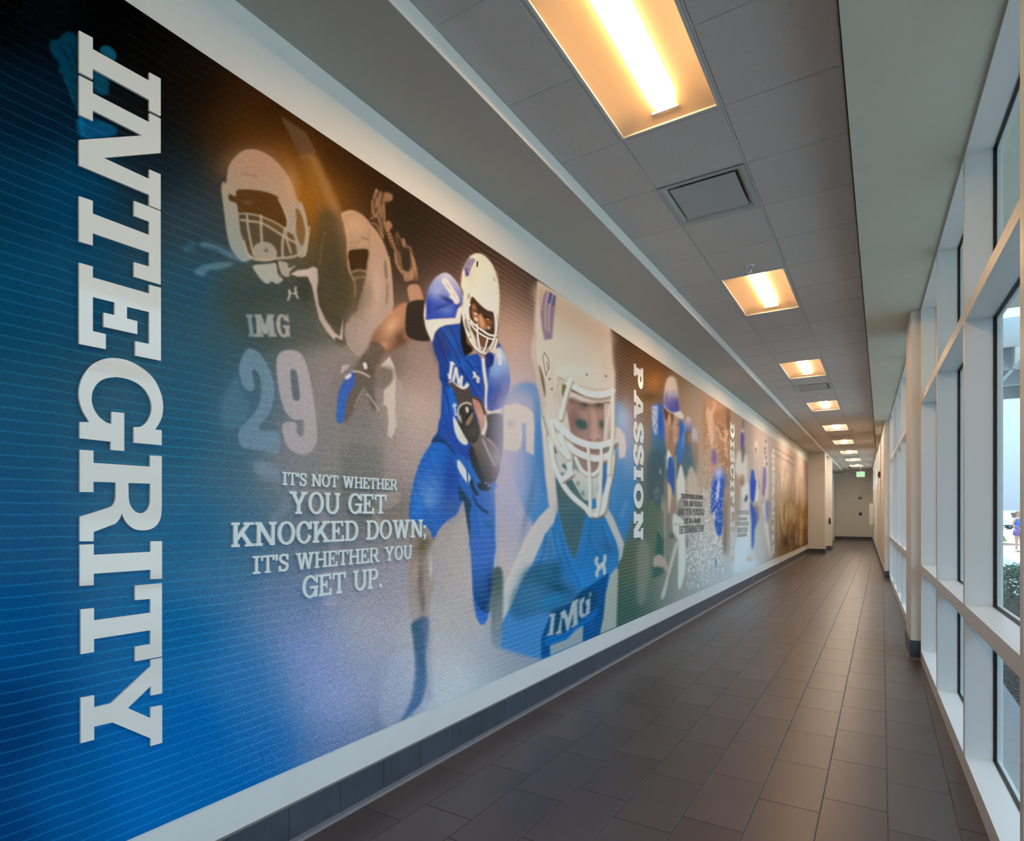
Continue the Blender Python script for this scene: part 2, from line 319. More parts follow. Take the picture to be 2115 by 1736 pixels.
BG = """0 40 0 0 0;100 60 2 7 13;200 40 0 0 0;260 60 0 0 0;0 200 0 26 46;100 220 0 28 48;300 120 7 6 4;400 190 18 9 3;0 400 0 52 82;150 400 0 62 98;350 350 20 36 46
350 250 12 14 16;450 250 55 30 8;520 285 95 55 15;600 330 135 82 20;640 400 168 106 28;560 240 48 24 5;640 290 52 28 9;700 410 120 76 24;700 340 45 26 11;760 380 40 25 14
760 470 72 50 28;820 450 30 26 20;860 520 50 41 34;900 470 45 36 28;950 510 60 45 36;930 600 112 86 76;1000 545 60 45 36;1040 620 150 120 105;1060 690 192 162 146;1090 590 66 50 40
0 600 4 72 106;150 600 15 76 110;400 450 50 66 76;400 600 38 84 108;0 900 25 88 126;380 900 38 98 132;400 750 42 94 120;500 650 66 88 90;500 820 70 108 130;460 700 60 92 102
620 640 112 112 102;700 720 142 132 122;600 590 70 74 64;680 590 92 72 40;680 800 142 132 132;600 960 128 130 134;700 950 138 134 130;760 900 150 140 134;840 850 190 170 160;850 750 150 130 120
860 950 172 156 150;700 1010 118 122 120;820 1050 122 113 106;480 950 70 112 134;500 1100 68 118 148;600 1100 100 120 134;700 1100 112 118 124;800 1200 152 148 156;930 1120 178 168 162
0 1100 25 90 138;0 1300 0 82 144;0 1500 0 56 108;0 1720 0 62 116;150 1650 0 88 152;300 1640 0 106 182;380 1300 12 104 164;400 1100 36 108 150;450 1200 66 124 168;400 1500 0 102 176
500 1400 50 120 182;550 1540 30 112 184;500 1640 0 104 178;600 1250 108 130 166;650 1350 132 146 190;700 1450 142 156 196;750 1300 166 166 176;780 1430 152 158 180;690 1540 100 124 162;830 1200 162 156 164;810 1490 112 126 150
900 1300 188 182 180;950 1250 176 166 160;950 1400 196 200 200;900 1450 190 198 204;1000 1350 168 174 180;1050 1370 150 156 166;1080 1330 130 140 156;1000 1200 192 180 172
1060 800 188 168 166;1080 900 180 168 176;1060 1000 192 182 186;1070 1100 170 168 190;1020 1150 200 185 178
1280 700 46 32 20;1290 770 92 70 56;1290 850 122 102 90;1345 730 66 42 22;1370 790 156 104 44;1340 770 108 72 34;1385 755 50 32 18;1340 850 98 84 70;1310 920 128 120 112;1340 950 74 90 86;1340 1050 74 100 96
1300 1150 76 88 66;1300 1250 42 78 72;1350 1200 96 116 102;1400 1210 138 140 132;1420 820 186 160 140;1440 850 202 178 158;1480 890 168 130 104;1500 900 158 120 94;1440 950 192 172 156;1420 1000 182 166 152
1450 1080 192 192 186;1450 1180 172 186 190;1490 1150 166 168 164;1410 1240 150 162 160;1500 870 120 92 68;1510 950 92 76 60;1520 1050 152 138 124;1530 880 172 158 146;1540 950 188 180 174;1560 1050 196 196 190
1540 1150 190 206 212;1570 1120 190 202 206;1600 920 192 182 174;1590 1000 168 162 156;1600 1080 152 146 140;1640 950 204 198 194;1650 1015 166 156 142;1640 1080 122 100 42;1660 1080 104 86 42;1620 1115 84 68 56;1660 950 190 184 184"""
def paint_mural():
    global CAN
    pts = np.array([[float(v) for v in q.split()] for q in BG.replace('\n', ';').split(';') if q.strip()])
    gy, gx = np.mgrid[0:CH:8, 0:CW+8:8].astype(np.float32)
    num = np.zeros(gy.shape+(3,)); den = np.zeros(gy.shape)
    for x, y, r, g, b in pts:
        if x < 560: k_ = .30*(1-max(0, y-1100)/900.); m_ = (r+g+b)/3; r, g, b = [(v+(m_-v)*.05*max(k_, 0)/.3)*.93 for v in (r, g, b)]
        # metric shrinks with distance down the corridor
        sc = 1+max(0, (x-1150))/260.
        w = 1/(((gx-x)**2*sc*sc+(gy-y)**2)+700)**1.9
        num += w[..., None]*np.array([r, g, b]); den += w
    lo = num/den[..., None]
    lo = np.stack([_blur(lo[..., k].astype(np.float32), 3) for k in range(3)], -1)
    # bilinear upsample
    yy = np.arange(CH)/8.; xx = np.arange(CW)/8.
    iy = np.minimum(yy.astype(int), lo.shape[0]-2); ix = np.minimum(xx.astype(int), lo.shape[1]-2)
    fy = (yy-iy)[:, None, None]; fx = (xx-ix)[None, :, None]
    CAN = ((lo[iy][:, ix]*(1-fx)+lo[iy][:, ix+1]*fx)*(1-fy)+(lo[iy+1][:, ix]*(1-fx)+lo[iy+1][:, ix+1]*fx)*fy).astype(np.float32)
    paint_left(); paint_centre(); paint_big_helmet(); paint_far()
    return CAN

def paint_left():
    # faint teal raised glove behind the first letters
    Z(0, 20, 4.57)
    P([(620, 215), (690, 225), (735, 280), (735, 500), (735, 900), (690, 850), (600, 640), (550, 600), (560, 520), (490, 430), (465, 340), (490, 290), (540, 290)], (0, 62, 88), .8, 1.5)
    P([(720, 880), (780, 1000), (800, 1180), (760, 1150), (735, 1000)], (8, 88, 122), .8, 1)
    S([(560, 330), (640, 470), (690, 560)], 3, (0, 22, 36), .6, 1); S([(650, 320), (700, 440), (730, 520)], 3, (0, 22, 36), .6, 1)
    S([(600, 640), (665, 800), (715, 930)], 1.5, (30, 150, 190), .6, .6)
    Z(90, 40, 3.9467)
    P([(470, 230), (520, 218), (580, 262), (590, 320), (560, 340), (460, 270)], (14, 92, 118), .85, 1)
    P([(410, 420), (520, 480), (530, 560), (520, 620), (410, 590)], (12, 88, 116), .7, 1.5)
    P([(290, 800), (560, 870), (575, 950), (310, 970)], (6, 94, 140), .7, 2)
    # raised forearm of the dark receiver
    Z(360, 280, 3.944)
    P([(860, -160), (1073, -22), (1150, 130), (1100, 180), (1020, 175), (940, 0)], (96, 72, 50), .85, .8, False)
    P([(1020, 180), (1140, 160), (1220, 300), (1300, 480), (1370, 700), (1410, 900), (1400, 1100), (1370, 1300), (1280, 1500), (1190, 1380), (1190, 1100), (1210, 800), (1170, 600), (1090, 380)], (130, 92, 50), .55, 4)
    S([(1130, 190), (1200, 350), (1290, 560), (1350, 740), (1400, 1000)], (14, 26), (170, 130, 84), .55, 4)
    G(1150, 380, 60, 200, (150, 98, 30), .5, -15)
    G(1300, 1150, 110, 260, (58, 54, 36), .75, 0)
    S([(1150, 130), (1100, 175), (1020, 178)], 1.6, (150, 116, 84), .7, .5)
    S([(1225, 780), (1200, 900), (1185, 1060)], 2.4, (168, 150, 120), .6, 1)
    # dark jersey torso under the ghost helmet
    P([(380, 1130), (640, 1060), (900, 1170), (1080, 1150), (1150, 1320), (1200, 1560), (1320, 1680), (1100, 1720), (700, 1720), (420, 1500), (350, 1300)], (62, 72, 66), .6, 12)
    G(700, 1290, 260, 90, (52, 66, 66), .5); G(1060, 1250, 80, 110, (52, 50, 40), .6)
    P([(1180, 620), (1330, 640), (1400, 860), (1400, 1100), (1420, 1400), (1360, 1560), (1250, 1480), (1180, 1250), (1180, 900)], (70, 64, 46), .55, 6)
    P([(1100, 1080), (1180, 1100), (1250, 1420), (1380, 1500), (1400, 1700), (1300, 1690), (1190, 1500)], (58, 56, 44), .5, 3)
    G(820, 1420, 200, 60, (72, 82, 76), .5)
    # shoulder stripe bands, left
    P([(230, 870), (300, 880), (440, 940), (560, 990), (640, 1000), (560, 1030), (460, 1000), (330, 930), (210, 900)], (86, 122, 142), .8, 1.5)
    P([(160, 1100), (250, 1055), (380, 1035), (490, 1040), (400, 1085), (280, 1100), (230, 1150), (180, 1130)], (96, 128, 144), .75, 1.5)
    P([(60, 920), (150, 860), (170, 900), (120, 960)], (60, 104, 128), .5, 3)
    # ghost helmet
    H = (186, 148, 118); HC = (158, 154, 140)
    P([(420, 390), (440, 260), (500, 170), (580, 118), (680, 122), (790, 180), (890, 280), (960, 400), (1000, 520), (1040, 560), (1075, 680), (1085, 850), (1075, 960), (1030, 1000), (1000, 960), (985, 880), (960, 800), (900, 760), (905, 680), (860, 560), (840, 500), (700, 455), (560, 445), (510, 450), (500, 500), (445, 480), (450, 530), (500, 545), (520, 620), (540, 780), (580, 860), (600, 960), (640, 990), (560, 1030), (470, 940), (430, 820), (400, 600), (380, 430), (400, 378)],
      H, .93, .9, True, ((700, 200), (500, 950), (150, 158, 150)))
    G(640, 250, 200, 120, (176, 136, 112), .7); G(940, 420, 60, 130, (196, 150, 112), .6)
    P([(510, 450), (620, 445), (760, 470), (850, 520), (890, 620), (915, 700), (900, 760), (780, 690), (640, 640), (530, 625), (515, 560), (450, 530), (450, 490), (505, 500)], (88, 56, 24), .95, .8)
    P([(540, 780), (560, 690), (640, 690), (780, 740), (890, 800), (870, 900), (840, 980), (780, 880), (720, 865), (650, 890), (640, 980), (590, 940)], (84, 72, 52), .9, .8)
    P([(985, 600), (1030, 640), (1065, 790), (1040, 900), (1000, 830), (985, 700)], (120, 84, 36), .85, .8)
    G(600, 545, 40, 16, (120, 86, 50), .6)
    # chin cup
    P([(650, 900), (720, 868), (790, 885), (835, 950), (820, 1010), (760, 1030), (690, 1020), (640, 980)], (162, 152, 134), .95, .8)
    G(745, 935, 16, 14, (96, 88, 72), .8)
    # face cage
    M_ = (176, 158, 136)
    for q, w_ in (([(520, 640), (600, 640), (700, 660), (820, 710), (900, 760), (960, 800)], 3.4), ([(540, 690), (620, 700), (720, 720), (840, 790), (920, 840), (1000, 880)], 4.6), ([(560, 860), (600, 970), (660, 1010), (760, 1010), (860, 1000), (960, 990), (1040, 950), (1080, 860), (1095, 750)], 5.2),
                  ([(590, 650), (600, 760), (640, 960)], 4.6), ([(705, 655), (705, 760), (712, 880)], 5.4), ([(900, 760), (880, 870), (880, 990)], 5), ([(850, 520), (900, 620), (925, 700), (915, 760), (910, 830), (950, 960)], 4.4), ([(960, 560), (985, 660), (970, 760), (955, 790)], 3.6), ([(1030, 560), (1070, 700), (1080, 850), (1060, 980)], 4)):
        S(q, w_, M_, .95, .5)
    P([(640, 1060), (760, 1040), (830, 1045), (850, 1120), (885, 1170), (840, 1210), (790, 1190), (760, 1210), (720, 1190), (670, 1130)], (176, 174, 162), .9, .8)
    P([(840, 1030), (920, 1040), (930, 1080), (990, 1060), (940, 1110), (935, 1150), (880, 1140)], (176, 164, 150), .9, .8)
    S([(640, 1045), (760, 1040), (830, 1030), (850, 1130), (900, 1170)], 3, (50, 46, 36), .8, .6)
    S([(540, 320), (600, 322), (650, 335)], 2.6, (140, 92, 60), .45, .8); S([(660, 320), (665, 345)], 2.4, (140, 92, 60), .45, .6)
    # collar band
    P([(945, 1130), (1000, 1100), (1080, 1090), (1130, 1068), (1165, 1085), (1172, 1180), (1160, 1260), (1175, 1380), (1230, 1500), (1300, 1600), (1345, 1640), (1375, 1480), (1368, 1670), (1310, 1640), (1305, 1672), (1240, 1600), (1180, 1500), (1145, 1350), (1120, 1230), (1085, 1150), (1000, 1150)], (202, 184, 172), .95, .7, False)
    # small double-arc mark on the chest
    for q in ([(935, 1262), (938, 1300), (925, 1340)], [(988, 1235), (985, 1280), (1005, 1325)]): S(q, 3.6, (205, 190, 178), .95, .5)
    S([(930, 1272), (960, 1290), (1000, 1280)], 2.4, (205, 190, 178), .95, .4)
    # IMG on the ghost jersey, number 29
    C1 = (160, 164, 162)
    GT('I', [(605, 1640), (662, 1640), (635, 1458), (578, 1458)], (128, 150, 160), .9, .5, s=.26, t=.12)
    GT('M', [(655, 1642), (835, 1640), (812, 1458), (650, 1458)], C1, .9, .5, s=.28, t=.12)
    GT('G', [(838, 1645), (948, 1642), (925, 1458), (820, 1458)], (176, 168, 160), .9, .5, s=.28, t=.12)
    Z(380, 620, 4.406)
    P([(560, 460), (620, 445), (700, 500), (770, 620), (815, 760), (815, 900), (770, 1040), (690, 1140), (700, 1190), (860, 1210), (855, 1390), (700, 1370), (520, 1330), (500, 1180), (600, 1070), (680, 950), (700, 820), (690, 700), (640, 630), (620, 660), (640, 800), (580, 830), (520, 750), (500, 600)], (118, 146, 166), .75, 1.2)
    P([(840, 560), (870, 480), (960, 452), (1050, 480), (1110, 580), (1150, 750), (1185, 950), (1208, 1180), (1200, 1310), (1140, 1390), (1060, 1405), (980, 1370), (920, 1290), (893, 1130), (1015, 1115), (1025, 1200), (1060, 1245), (1085, 1210), (1080, 1090), (1010, 1090), (930, 1030), (880, 900), (850, 740)], (182, 172, 176), .82, 1.2)
    P([(965, 660), (990, 628), (1025, 660), (1050, 850), (1045, 905), (1010, 915), (985, 870)], (96, 106, 112), .95, 1.2)
    P([(400, 800), (480, 690), (540, 860), (600, 1000), (520, 1150), (380, 1180), (330, 1000)], (90, 130, 152), .45, 4)
    P([(620, 1480), (740, 1470), (860, 1540), (900, 1620), (700, 1620)], (118, 142, 166), .6, 4)
    # receiver's glove ghost (football below the collar)
    P([(1480, 220), (1560, 110), (1680, 60), (1780, 80), (1800, 200), (1750, 330), (1690, 420), (1600, 505), (1530, 450), (1475, 340)], (176, 158, 146), .7, 2.5)
    S([(1480, 220), (1468, 320), (1520, 440), (1600, 505), (1660, 470)], 2.6, (196, 176, 160), .7, .8)
    # second ghost helmet with raised gloves
    Z(620, 300, 5.107)
    P([(430, 730), (500, 690), (560, 695), (650, 740), (730, 820), (800, 900), (870, 1010), (930, 1180), (960, 1400), (975, 1700), (960, 2000), (800, 2300), (640, 2300), (600, 1800), (660, 1500), (690, 1340), (520, 1330), (500, 1200), (490, 1000), (460, 850)], (186, 154, 126), .9, 1.2, True, ((560, 800), (760, 1900), (172, 152, 140)))
    P([(505, 1125), (600, 1100), (720, 1110), (705, 1250), (690, 1330), (580, 1330), (520, 1340), (495, 1250)], (54, 34, 14), .95, 1)
    P([(545, 1340), (640, 1350), (680, 1400), (660, 1500), (600, 1640), (560, 1560), (570, 1440)], (84, 70, 50), .9, 1)
    S([(530, 1350), (600, 1320), (690, 1330)], 3.4, (168, 140, 112), .95, .6); S([(550, 1420), (620, 1395), (690, 1390)], 3.4, (158, 132, 104), .95, .6); S([(500, 1220), (520, 1340), (570, 1440), (580, 1600)], 3.6, (168, 140, 112), .8, .7)
    S([(510, 1030), (620, 1025)], 2, (140, 104, 76), .6, .6); S([(510, 1085), (600, 1080)], 2, (140, 104, 76), .6, .6)
    S([(650, 975), (720, 1000)], 3.4, (120, 90, 68), .7, .6)
    P([(885, 1220), (905, 1250), (920, 1390), (900, 1410), (885, 1320)], (112, 98, 82), .9, .6); P([(905, 1450), (930, 1480), (930, 1600), (900, 1700)], (132, 112, 96), .7, 1.2)
    S([(430, 735), (560, 695), (650, 740), (730, 820)], 1.6, (214, 180, 150), .7, .6); G(560, 850, 80, 90, (200, 166, 136), .5); S([(720, 900), (725, 1100), (705, 1300), (660, 1500)], 2.6, (150, 124, 100), .6, 1); S([(930, 1180), (960, 1400), (975, 1700)], 3, (204, 176, 150), .7, .8)
    G(800, 1500, 60, 200, (196, 172, 154), .6); G(730, 1560, 40, 120, (140, 120, 104), .5); S([(470, 850), (495, 1010), (500, 1200), (525, 1340)], 2.6, (196, 164, 134), .8, .8)
    G(620, 1560, 70, 220, (96, 82, 62), .55); G(340, 1500, 150, 320, (72, 68, 50), .5)
    SK = (182, 140, 106); GD = (52, 42, 32)
    # gloved hand 1
    P([(760, 560), (790, 480), (810, 460), (825, 510), (850, 490), (870, 540), (890, 640), (892, 800), (885, 960), (870, 1000), (820, 900), (750, 760), (750, 640)], (96, 74, 54), .95, .8)
    for q in ([(755, 590), (765, 700), (790, 750)], [(775, 560), (800, 470), (820, 500)], [(850, 490), (830, 600), (830, 700), (800, 740)], [(880, 560), (885, 700), (890, 860)], [(810, 560), (800, 660)], [(860, 640), (850, 760)]): S(q, 2.4, SK, .85, .5)
    P([(870, 510), (920, 495), (975, 530), (970, 580), (910, 605), (880, 580)], (120, 92, 68), .95, .8)
    for k in range(4): S([(890, 520+20*k), (960, 530+16*k)], 1.2, SK, .8, .3)
    P([(735, 790), (800, 755), (830, 800), (850, 900), (880, 980), (800, 870), (745, 840)], (70, 54, 40), .95, .6)
    S([(735, 780), (800, 755), (830, 790), (870, 980)], 2.2, SK, .8, .5); S([(740, 830), (800, 840), (860, 960)], 2.2, SK, .8, .5)
    # gloved hand 2
    P([(895, 820), (935, 798), (970, 850), (940, 900), (900, 900)], (156, 120, 90), .9, .6)
    P([(900, 900), (940, 900), (1000, 1050), (1010, 1120), (960, 1060)], (150, 114, 84), .85, .6)
    for k in range(5): S([(905+16*k, 930+34*k), (950+16*k, 925+34*k)], 1.2, GD, .8, .3)
    P([(1005, 940), (1025, 915), (1060, 990), (1090, 985), (1130, 1060), (1170, 1080), (1200, 1200), (1235, 1300), (1240, 1440), (1200, 1500), (1140, 1490), (1080, 1370), (1010, 1250), (1000, 1110), (1020, 1100), (1060, 1140), (1010, 1010)], (112, 86, 64), .96, .8)
    P([(1010, 950), (1050, 1000), (1090, 1080), (1150, 1100), (1165, 1240), (1130, 1340), (1080, 1300), (1060, 1160)], (52, 44, 34), .95, .7)
    for k in range(5): S([(1080+4*k, 1325+24*k), (1150, 1345+22*k), (1190, 1300+22*k)], 1.7, (208, 168, 132), .9, .4)
    for k in range(4): S([(1160+14*k, 1130+24*k), (1200+8*k, 1300+30*k)], 1.2, (208, 168, 132), .7, .4)
    S([(1090, 990), (1090, 1060)], 2.6, SK, .9, .4); S([(1000, 1120), (1010, 1240), (1070, 1350)], 3.2, SK, .8, .5)
    P([(1120, 1440), (1240, 1430), (1250, 1480), (1180, 1510), (1130, 1490)], (72, 58, 46), .95, .6)
    P([(1130, 1500), (1250, 1480), (1310, 1680), (1320, 1760), (1180, 1700)], (176, 136, 112), .95, 1)

def paint_centre():
    Z(680, 500, 4.34)
    G(560, 1080, 130, 180, (96, 84, 76), .5); G(260, 1340, 200, 240, (108, 100, 92), .6); G(330, 1650, 240, 200, (112, 112, 108), .5)
    # number 1 shirt ghost
    P([(540, 1020), (580, 1110), (600, 1220), (590, 1500), (605, 1640), (560, 1760), (520, 1736), (530, 1600), (520, 1500), (510, 1460), (485, 1470), (490, 1320), (560, 1250), (560, 1150), (450, 1120)], (208, 196, 186), .85, .8, False)
    P([(600, 1240), (660, 1300), (660, 1500), (630, 1700), (600, 1640), (590, 1500)], (172, 158, 148), .6, 2)
    # football shape & arm
    P([(370, 870), (400, 800), (470, 720), (540, 640), (610, 575), (690, 545), (710, 620), (700, 760), (690, 870), (640, 930), (560, 980), (500, 1000), (440, 960), (370, 930)], (176, 128, 96), .95, 1.5, True, ((560, 600), (650, 960), (112, 80, 62)))
    G(560, 760, 70, 110, (214, 168, 128), .8, 25); G(640, 860, 60, 70, (84, 60, 46), .7); G(690, 840, 26, 30, (170, 106, 76), .8); G(480, 930, 50, 40, (210, 160, 124), .7)
    P([(700, 560), (760, 525), (860, 525), (850, 600), (850, 700), (870, 800), (905, 880), (820, 888), (740, 870), (690, 830), (680, 740), (685, 640)], (48, 42, 36), .97, .9)
    P([(380, 890), (440, 900), (490, 950), (490, 1000), (420, 1120), (390, 1220), (340, 1200), (280, 1100), (290, 1020), (340, 960)], (94, 82, 72), .85, 2)
    P([(270, 1050), (330, 1040), (390, 1110), (420, 1240), (400, 1330), (420, 1490), (380, 1500), (310, 1300), (220, 1500), (190, 1560), (130, 1620), (130, 1420), (170, 1300), (200, 1180)], (92, 84, 74), .7, 2.5)
    P([(300, 1090), (325, 1080), (340, 1130), (315, 1140)], (236, 224, 210), .95, .6)
    S([(190, 1165), (250, 1160), (310, 1180), (360, 1210)], 3, (226, 210, 194), .95, .6)
    S([(335, 1360), (400, 1440), (440, 1510)], 2.2, (216, 206, 196), .85, .6); S([(310, 1310), (260, 1390), (220, 1480)], 2, (176, 164, 150), .7, .6)
    P([(410, 1130), (500, 1110), (580, 1150), (560, 1260), (480, 1320), (400, 1290)], (120, 106, 98), .6, 2)
    # blue glove
    P([(165, 1190), (200, 1160), (225, 1200), (220, 1290), (170, 1370), (140, 1500), (120, 1610), (80, 1620), (62, 1580), (68, 1460), (80, 1350), (120, 1260)], (64, 96, 178), .95, 1.1, True, ((190, 1200), (90, 1600), (50, 104, 190)))
    P([(140, 1210), (190, 1175), (190, 1210), (150, 1232)], (236, 230, 226), .95, .6)
    P([(110, 1120), (150, 1100), (180, 1110), (130, 1160), (105, 1180)], (196, 180, 184), .8, 1.2)
    # ghost figures behind the quotation
    Z(450, 950, 4.598)
    P([(1190, -120), (1540, -120), (1560, 60), (1540, 300), (1480, 560), (1300, 600), (1180, 300)], (98, 104, 102), .45, 6)
    P([(340, 60), (480, 30), (620, 120), (720, 240), (700, 420), (600, 560), (480, 580), (560, 480), (660, 300), (560, 200), (420, 160)], (130, 142, 160), .5, 3)
    P([(700, 250), (1020, 230), (1040, 300), (960, 480), (880, 420), (800, 300)], (140, 132, 140), .5, 2.5)
    P([(920, 520), (1040, 480), (1060, 600), (980, 600)], (150, 146, 156), .5, 2)
    P([(1060, 760), (1150, 760), (1150, 860), (1170, 960), (1130, 1130), (1060, 1260), (1010, 1100), (1050, 900)], (156, 146, 156), .5, 2)
    P([(975, 1310), (1060, 1260), (1160, 1270), (1150, 1340), (1110, 1390), (1050, 1395), (995, 1360)], (166, 160, 180), .6, 2)
    P([(1190, 1020), (1240, 1100), (1270, 1250), (1230, 1240), (1200, 1120)], (156, 150, 160), .5, 2); P([(1500, 330), (1620, 300), (1720, 290), (1720, 400), (1600, 460), (1500, 420)], (176, 164, 156), .5, 2)
    P([(1460, 480), (1530, 470), (1540, 600), (1500, 620)], (166, 156, 150), .5, 2)
    Z(680, 500, 4.34)
    # ---- runner in blue
    B1 = (34, 68, 152); B2 = (58, 112, 200); BD = (24, 44, 110); WH = (232, 222, 206)
    # torso / jersey
    P([(950, 800), (1010, 750), (1180, 720), (1190, 800), (1200, 960), (1230, 1020), (1330, 1000), (1370, 1060), (1420, 1080), (1470, 1020), (1520, 900), (1560, 980), (1600, 1120), (1618, 1240), (1600, 1380), (1560, 1500), (1420, 1500), (1400, 1600), (1300, 1736), (960, 1736), (1000, 1560), (1010, 1320), (1015, 1280), (985, 1220), (980, 1080), (940, 980), (925, 900)], B1, 1, .6, False)
    G(1060, 840, 70, 60, (58, 84, 140), .8, 30); G(1100, 900, 40, 120, (24, 92, 190), .7, -40); G(980, 1000, 40, 110, (40, 52, 110), .6, -20)
    G(1200, 1080, 130, 60, (30, 96, 190), .7, 20); G(1150, 980, 30, 60, (60, 64, 100), .5); G(1040, 1240, 30, 70, BD, .7); G(1050, 1500, 40, 200, (28, 92, 190), .7)
    G(1310, 1380, 60, 120, (30, 74, 160), .7)
    for k in range(9): S([(1010+8*k, 1330+46*k), (1060+14*k, 1480+40*k), (1150+12*k, 1640+30*k)], 1.2, (60, 104, 190), .4, .6)
    for q in ([(960, 820), (1010, 960), (1060, 1100), (1090, 1240)], [(1000, 780), (1080, 900), (1160, 1060), (1200, 1200)], [(1090, 770), (1140, 880), (1190, 1010), (1260, 1100), (1350, 1120)], [(1120, 1100), (1200, 1160), (1280, 1300), (1360, 1420)], [(1020, 1300), (1060, 1400), (1080, 1560)], [(1240, 1060), (1300, 1160), (1350, 1320)]):
        S(q, 3.4, (20, 40, 108), .5, 1.4); S([(x+16, y-6) for x, y in q], 2.2, (60, 110, 200), .4, 1.3)
    P([(940, 840), (1000, 800), (1050, 860), (1090, 980), (1060, 1060), (1000, 980)], (44, 50, 100), .5, 3)
    # left shoulder
    P([(870, 500), (900, 400), (950, 320), (1030, 275), (1090, 300), (1150, 370), (1185, 450), (1195, 540), (1150, 600), (1135, 680), (1000, 690), (870, 710), (850, 640)], (58, 82, 176), 1, .6, True, ((960, 560), (1040, 290), (188, 190, 214)))
    G(960, 430, 60, 60, (150, 170, 214), .8); G(1060, 520, 60, 16, (22, 40, 110), .8, 30); G(1000, 580, 70, 12, (30, 44, 116), .7, -20); G(1050, 610, 60, 30, (100, 130, 200), .7); G(1150, 580, 24, 60, (44, 58, 140), .7); G(890, 600, 20, 80, (44, 56, 150), .7); G(960, 690, 40, 40, (36, 60, 150), .5)
    S([(1035, 350), (1080, 420), (1130, 500), (1140, 530)], 13, (226, 216, 208), .95, .5)
    S([(1048, 375), (1080, 415)], 1.6, (160, 158, 176), .8, .3); S([(1110, 465), (1130, 490)], 1.6, (160, 158, 176), .8, .3); S([(1090, 490), (1110, 500)], 7, (226, 216, 208), .95, .5)
    P([(855, 560), (862, 520), (866, 620), (862, 700), (950, 690), (1130, 682), (1150, 600), (1195, 560), (1200, 640), (1185, 700), (1170, 730), (1040, 745), (980, 770), (945, 810), (920, 900), (890, 830), (862, 760), (845, 660)], WH, 1, .5, False)
    # neck / dark collar
    P([(1190, 640), (1210, 760), (1240, 860), (1290, 960), (1240, 1010), (1215, 1020), (1185, 930), (1175, 800), (1180, 680)], (28, 26, 22), 1, .5)
    P([(1225, 800), (1250, 860), (1290, 960), (1260, 930), (1232, 900)], (150, 96, 70), .95, .5)
    # helmet
    P([(1185, 310), (1195, 255), (1225, 190), (1260, 130), (1310, 103), (1370, 110), (1430, 160), (1480, 240), (1510, 350), (1524, 480), (1520, 620), (1505, 760), (1500, 860), (1480, 800), (1470, 640), (1440, 630), (1380, 600), (1320, 540), (1285, 490), (1262, 540), (1250, 640), (1262, 760), (1300, 860), (1320, 960), (1290, 930), (1230, 820), (1200, 700), (1195, 560), (1200, 450), (1180, 400)], (226, 214, 196), 1, .6, True, ((1350, 150), (1350, 600), (232, 224, 210)))
    G(1260, 300, 60, 110, (206, 194, 178), .6); G(1500, 420, 16, 120, (214, 200, 182), .5)
    for q in ([(1260, 150), (1230, 210), (1215, 250)], [(1285, 150), (1245, 220), (1230, 300)], [(1300, 160), (1262, 230), (1242, 300)]): S(q, 2.6, (50, 48, 130), .9, .4)
    P([(1212, 225), (1235, 250), (1242, 305), (1222, 308)], (56, 52, 140), .85, .5, False)
    S([(1327, 180), (1325, 218)], 3, (38, 32, 28), 1, .3); S([(1475, 320), (1485, 352)], 1.6, (130, 110, 90), .9, .3)
    P([(1240, 460), (1262, 470), (1255, 515), (1236, 505)], (150, 138, 122), .9, .5, False)
    # face opening
    P([(1272, 500), (1300, 510), (1350, 560), (1410, 610), (1475, 635), (1478, 700), (1480, 820), (1455, 905), (1400, 950), (1340, 900), (1290, 800), (1268, 690), (1260, 600)], (62, 46, 34), 1, .5)
    P([(1280, 560), (1310, 570), (1330, 640), (1370, 680), (1400, 700), (1410, 780), (1370, 790), (1330, 740), (1290, 690), (1278, 620)], (160, 108, 72), .95, .8)
    P([(1340, 640), (1370, 660), (1390, 760), (1360, 760), (1345, 700)], (206, 160, 120), .8, .8)
    G(1310, 640, 14, 10, (236, 228, 214), .9); G(1430, 720, 26, 40, (150, 98, 60), .8); G(1420, 690, 10, 6, (230, 220, 205), .9); S([(1290, 605), (1340, 640)], 2.6, (34, 24, 20), .95, .4); S([(1400, 670), (1450, 690)], 2.6, (30, 22, 18), .95, .4)
    P([(1300, 670), (1335, 690), (1330, 712), (1298, 700)], (230, 220, 206), .9, .4, False); P([(1415, 755), (1440, 760), (1438, 785), (1415, 778)], (226, 216, 200), .9, .4, False)
    P([(1330, 830), (1370, 850), (1430, 870), (1420, 920), (1370, 930), (1335, 880)], (120, 84, 62), .8, .8)
    W_ = (234, 226, 212)
    for q, w_ in (([(1255, 690), (1300, 740), (1380, 800), (1440, 835), (1500, 840)], 4.2), ([(1262, 720), (1310, 790), (1380, 840), (1450, 870), (1500, 870)], 3.6), ([(1225, 720), (1240, 820), (1290, 920), (1350, 980), (1420, 1000), (1470, 960), (1500, 880)], 5.2), ([(1325, 740), (1330, 850), (1350, 960)], 4), ([(1480, 640), (1500, 740), (1480, 860), (1440, 960)], 4), ([(1200, 640), (1215, 740), (1250, 840)], 5), ([(1420, 860), (1400, 940), (1380, 990)], 3.2), ([(1250, 690), (1240, 600), (1258, 560)], 4)):
        BAR(q, w_, W_, 1, .3, (70, 58, 48))
    S([(1220, 700), (1225, 760), (1250, 800)], 3, (60, 54, 48), .8, .5); S([(1270, 760), (1280, 800)], 2, (60, 54, 48), .8, .4)
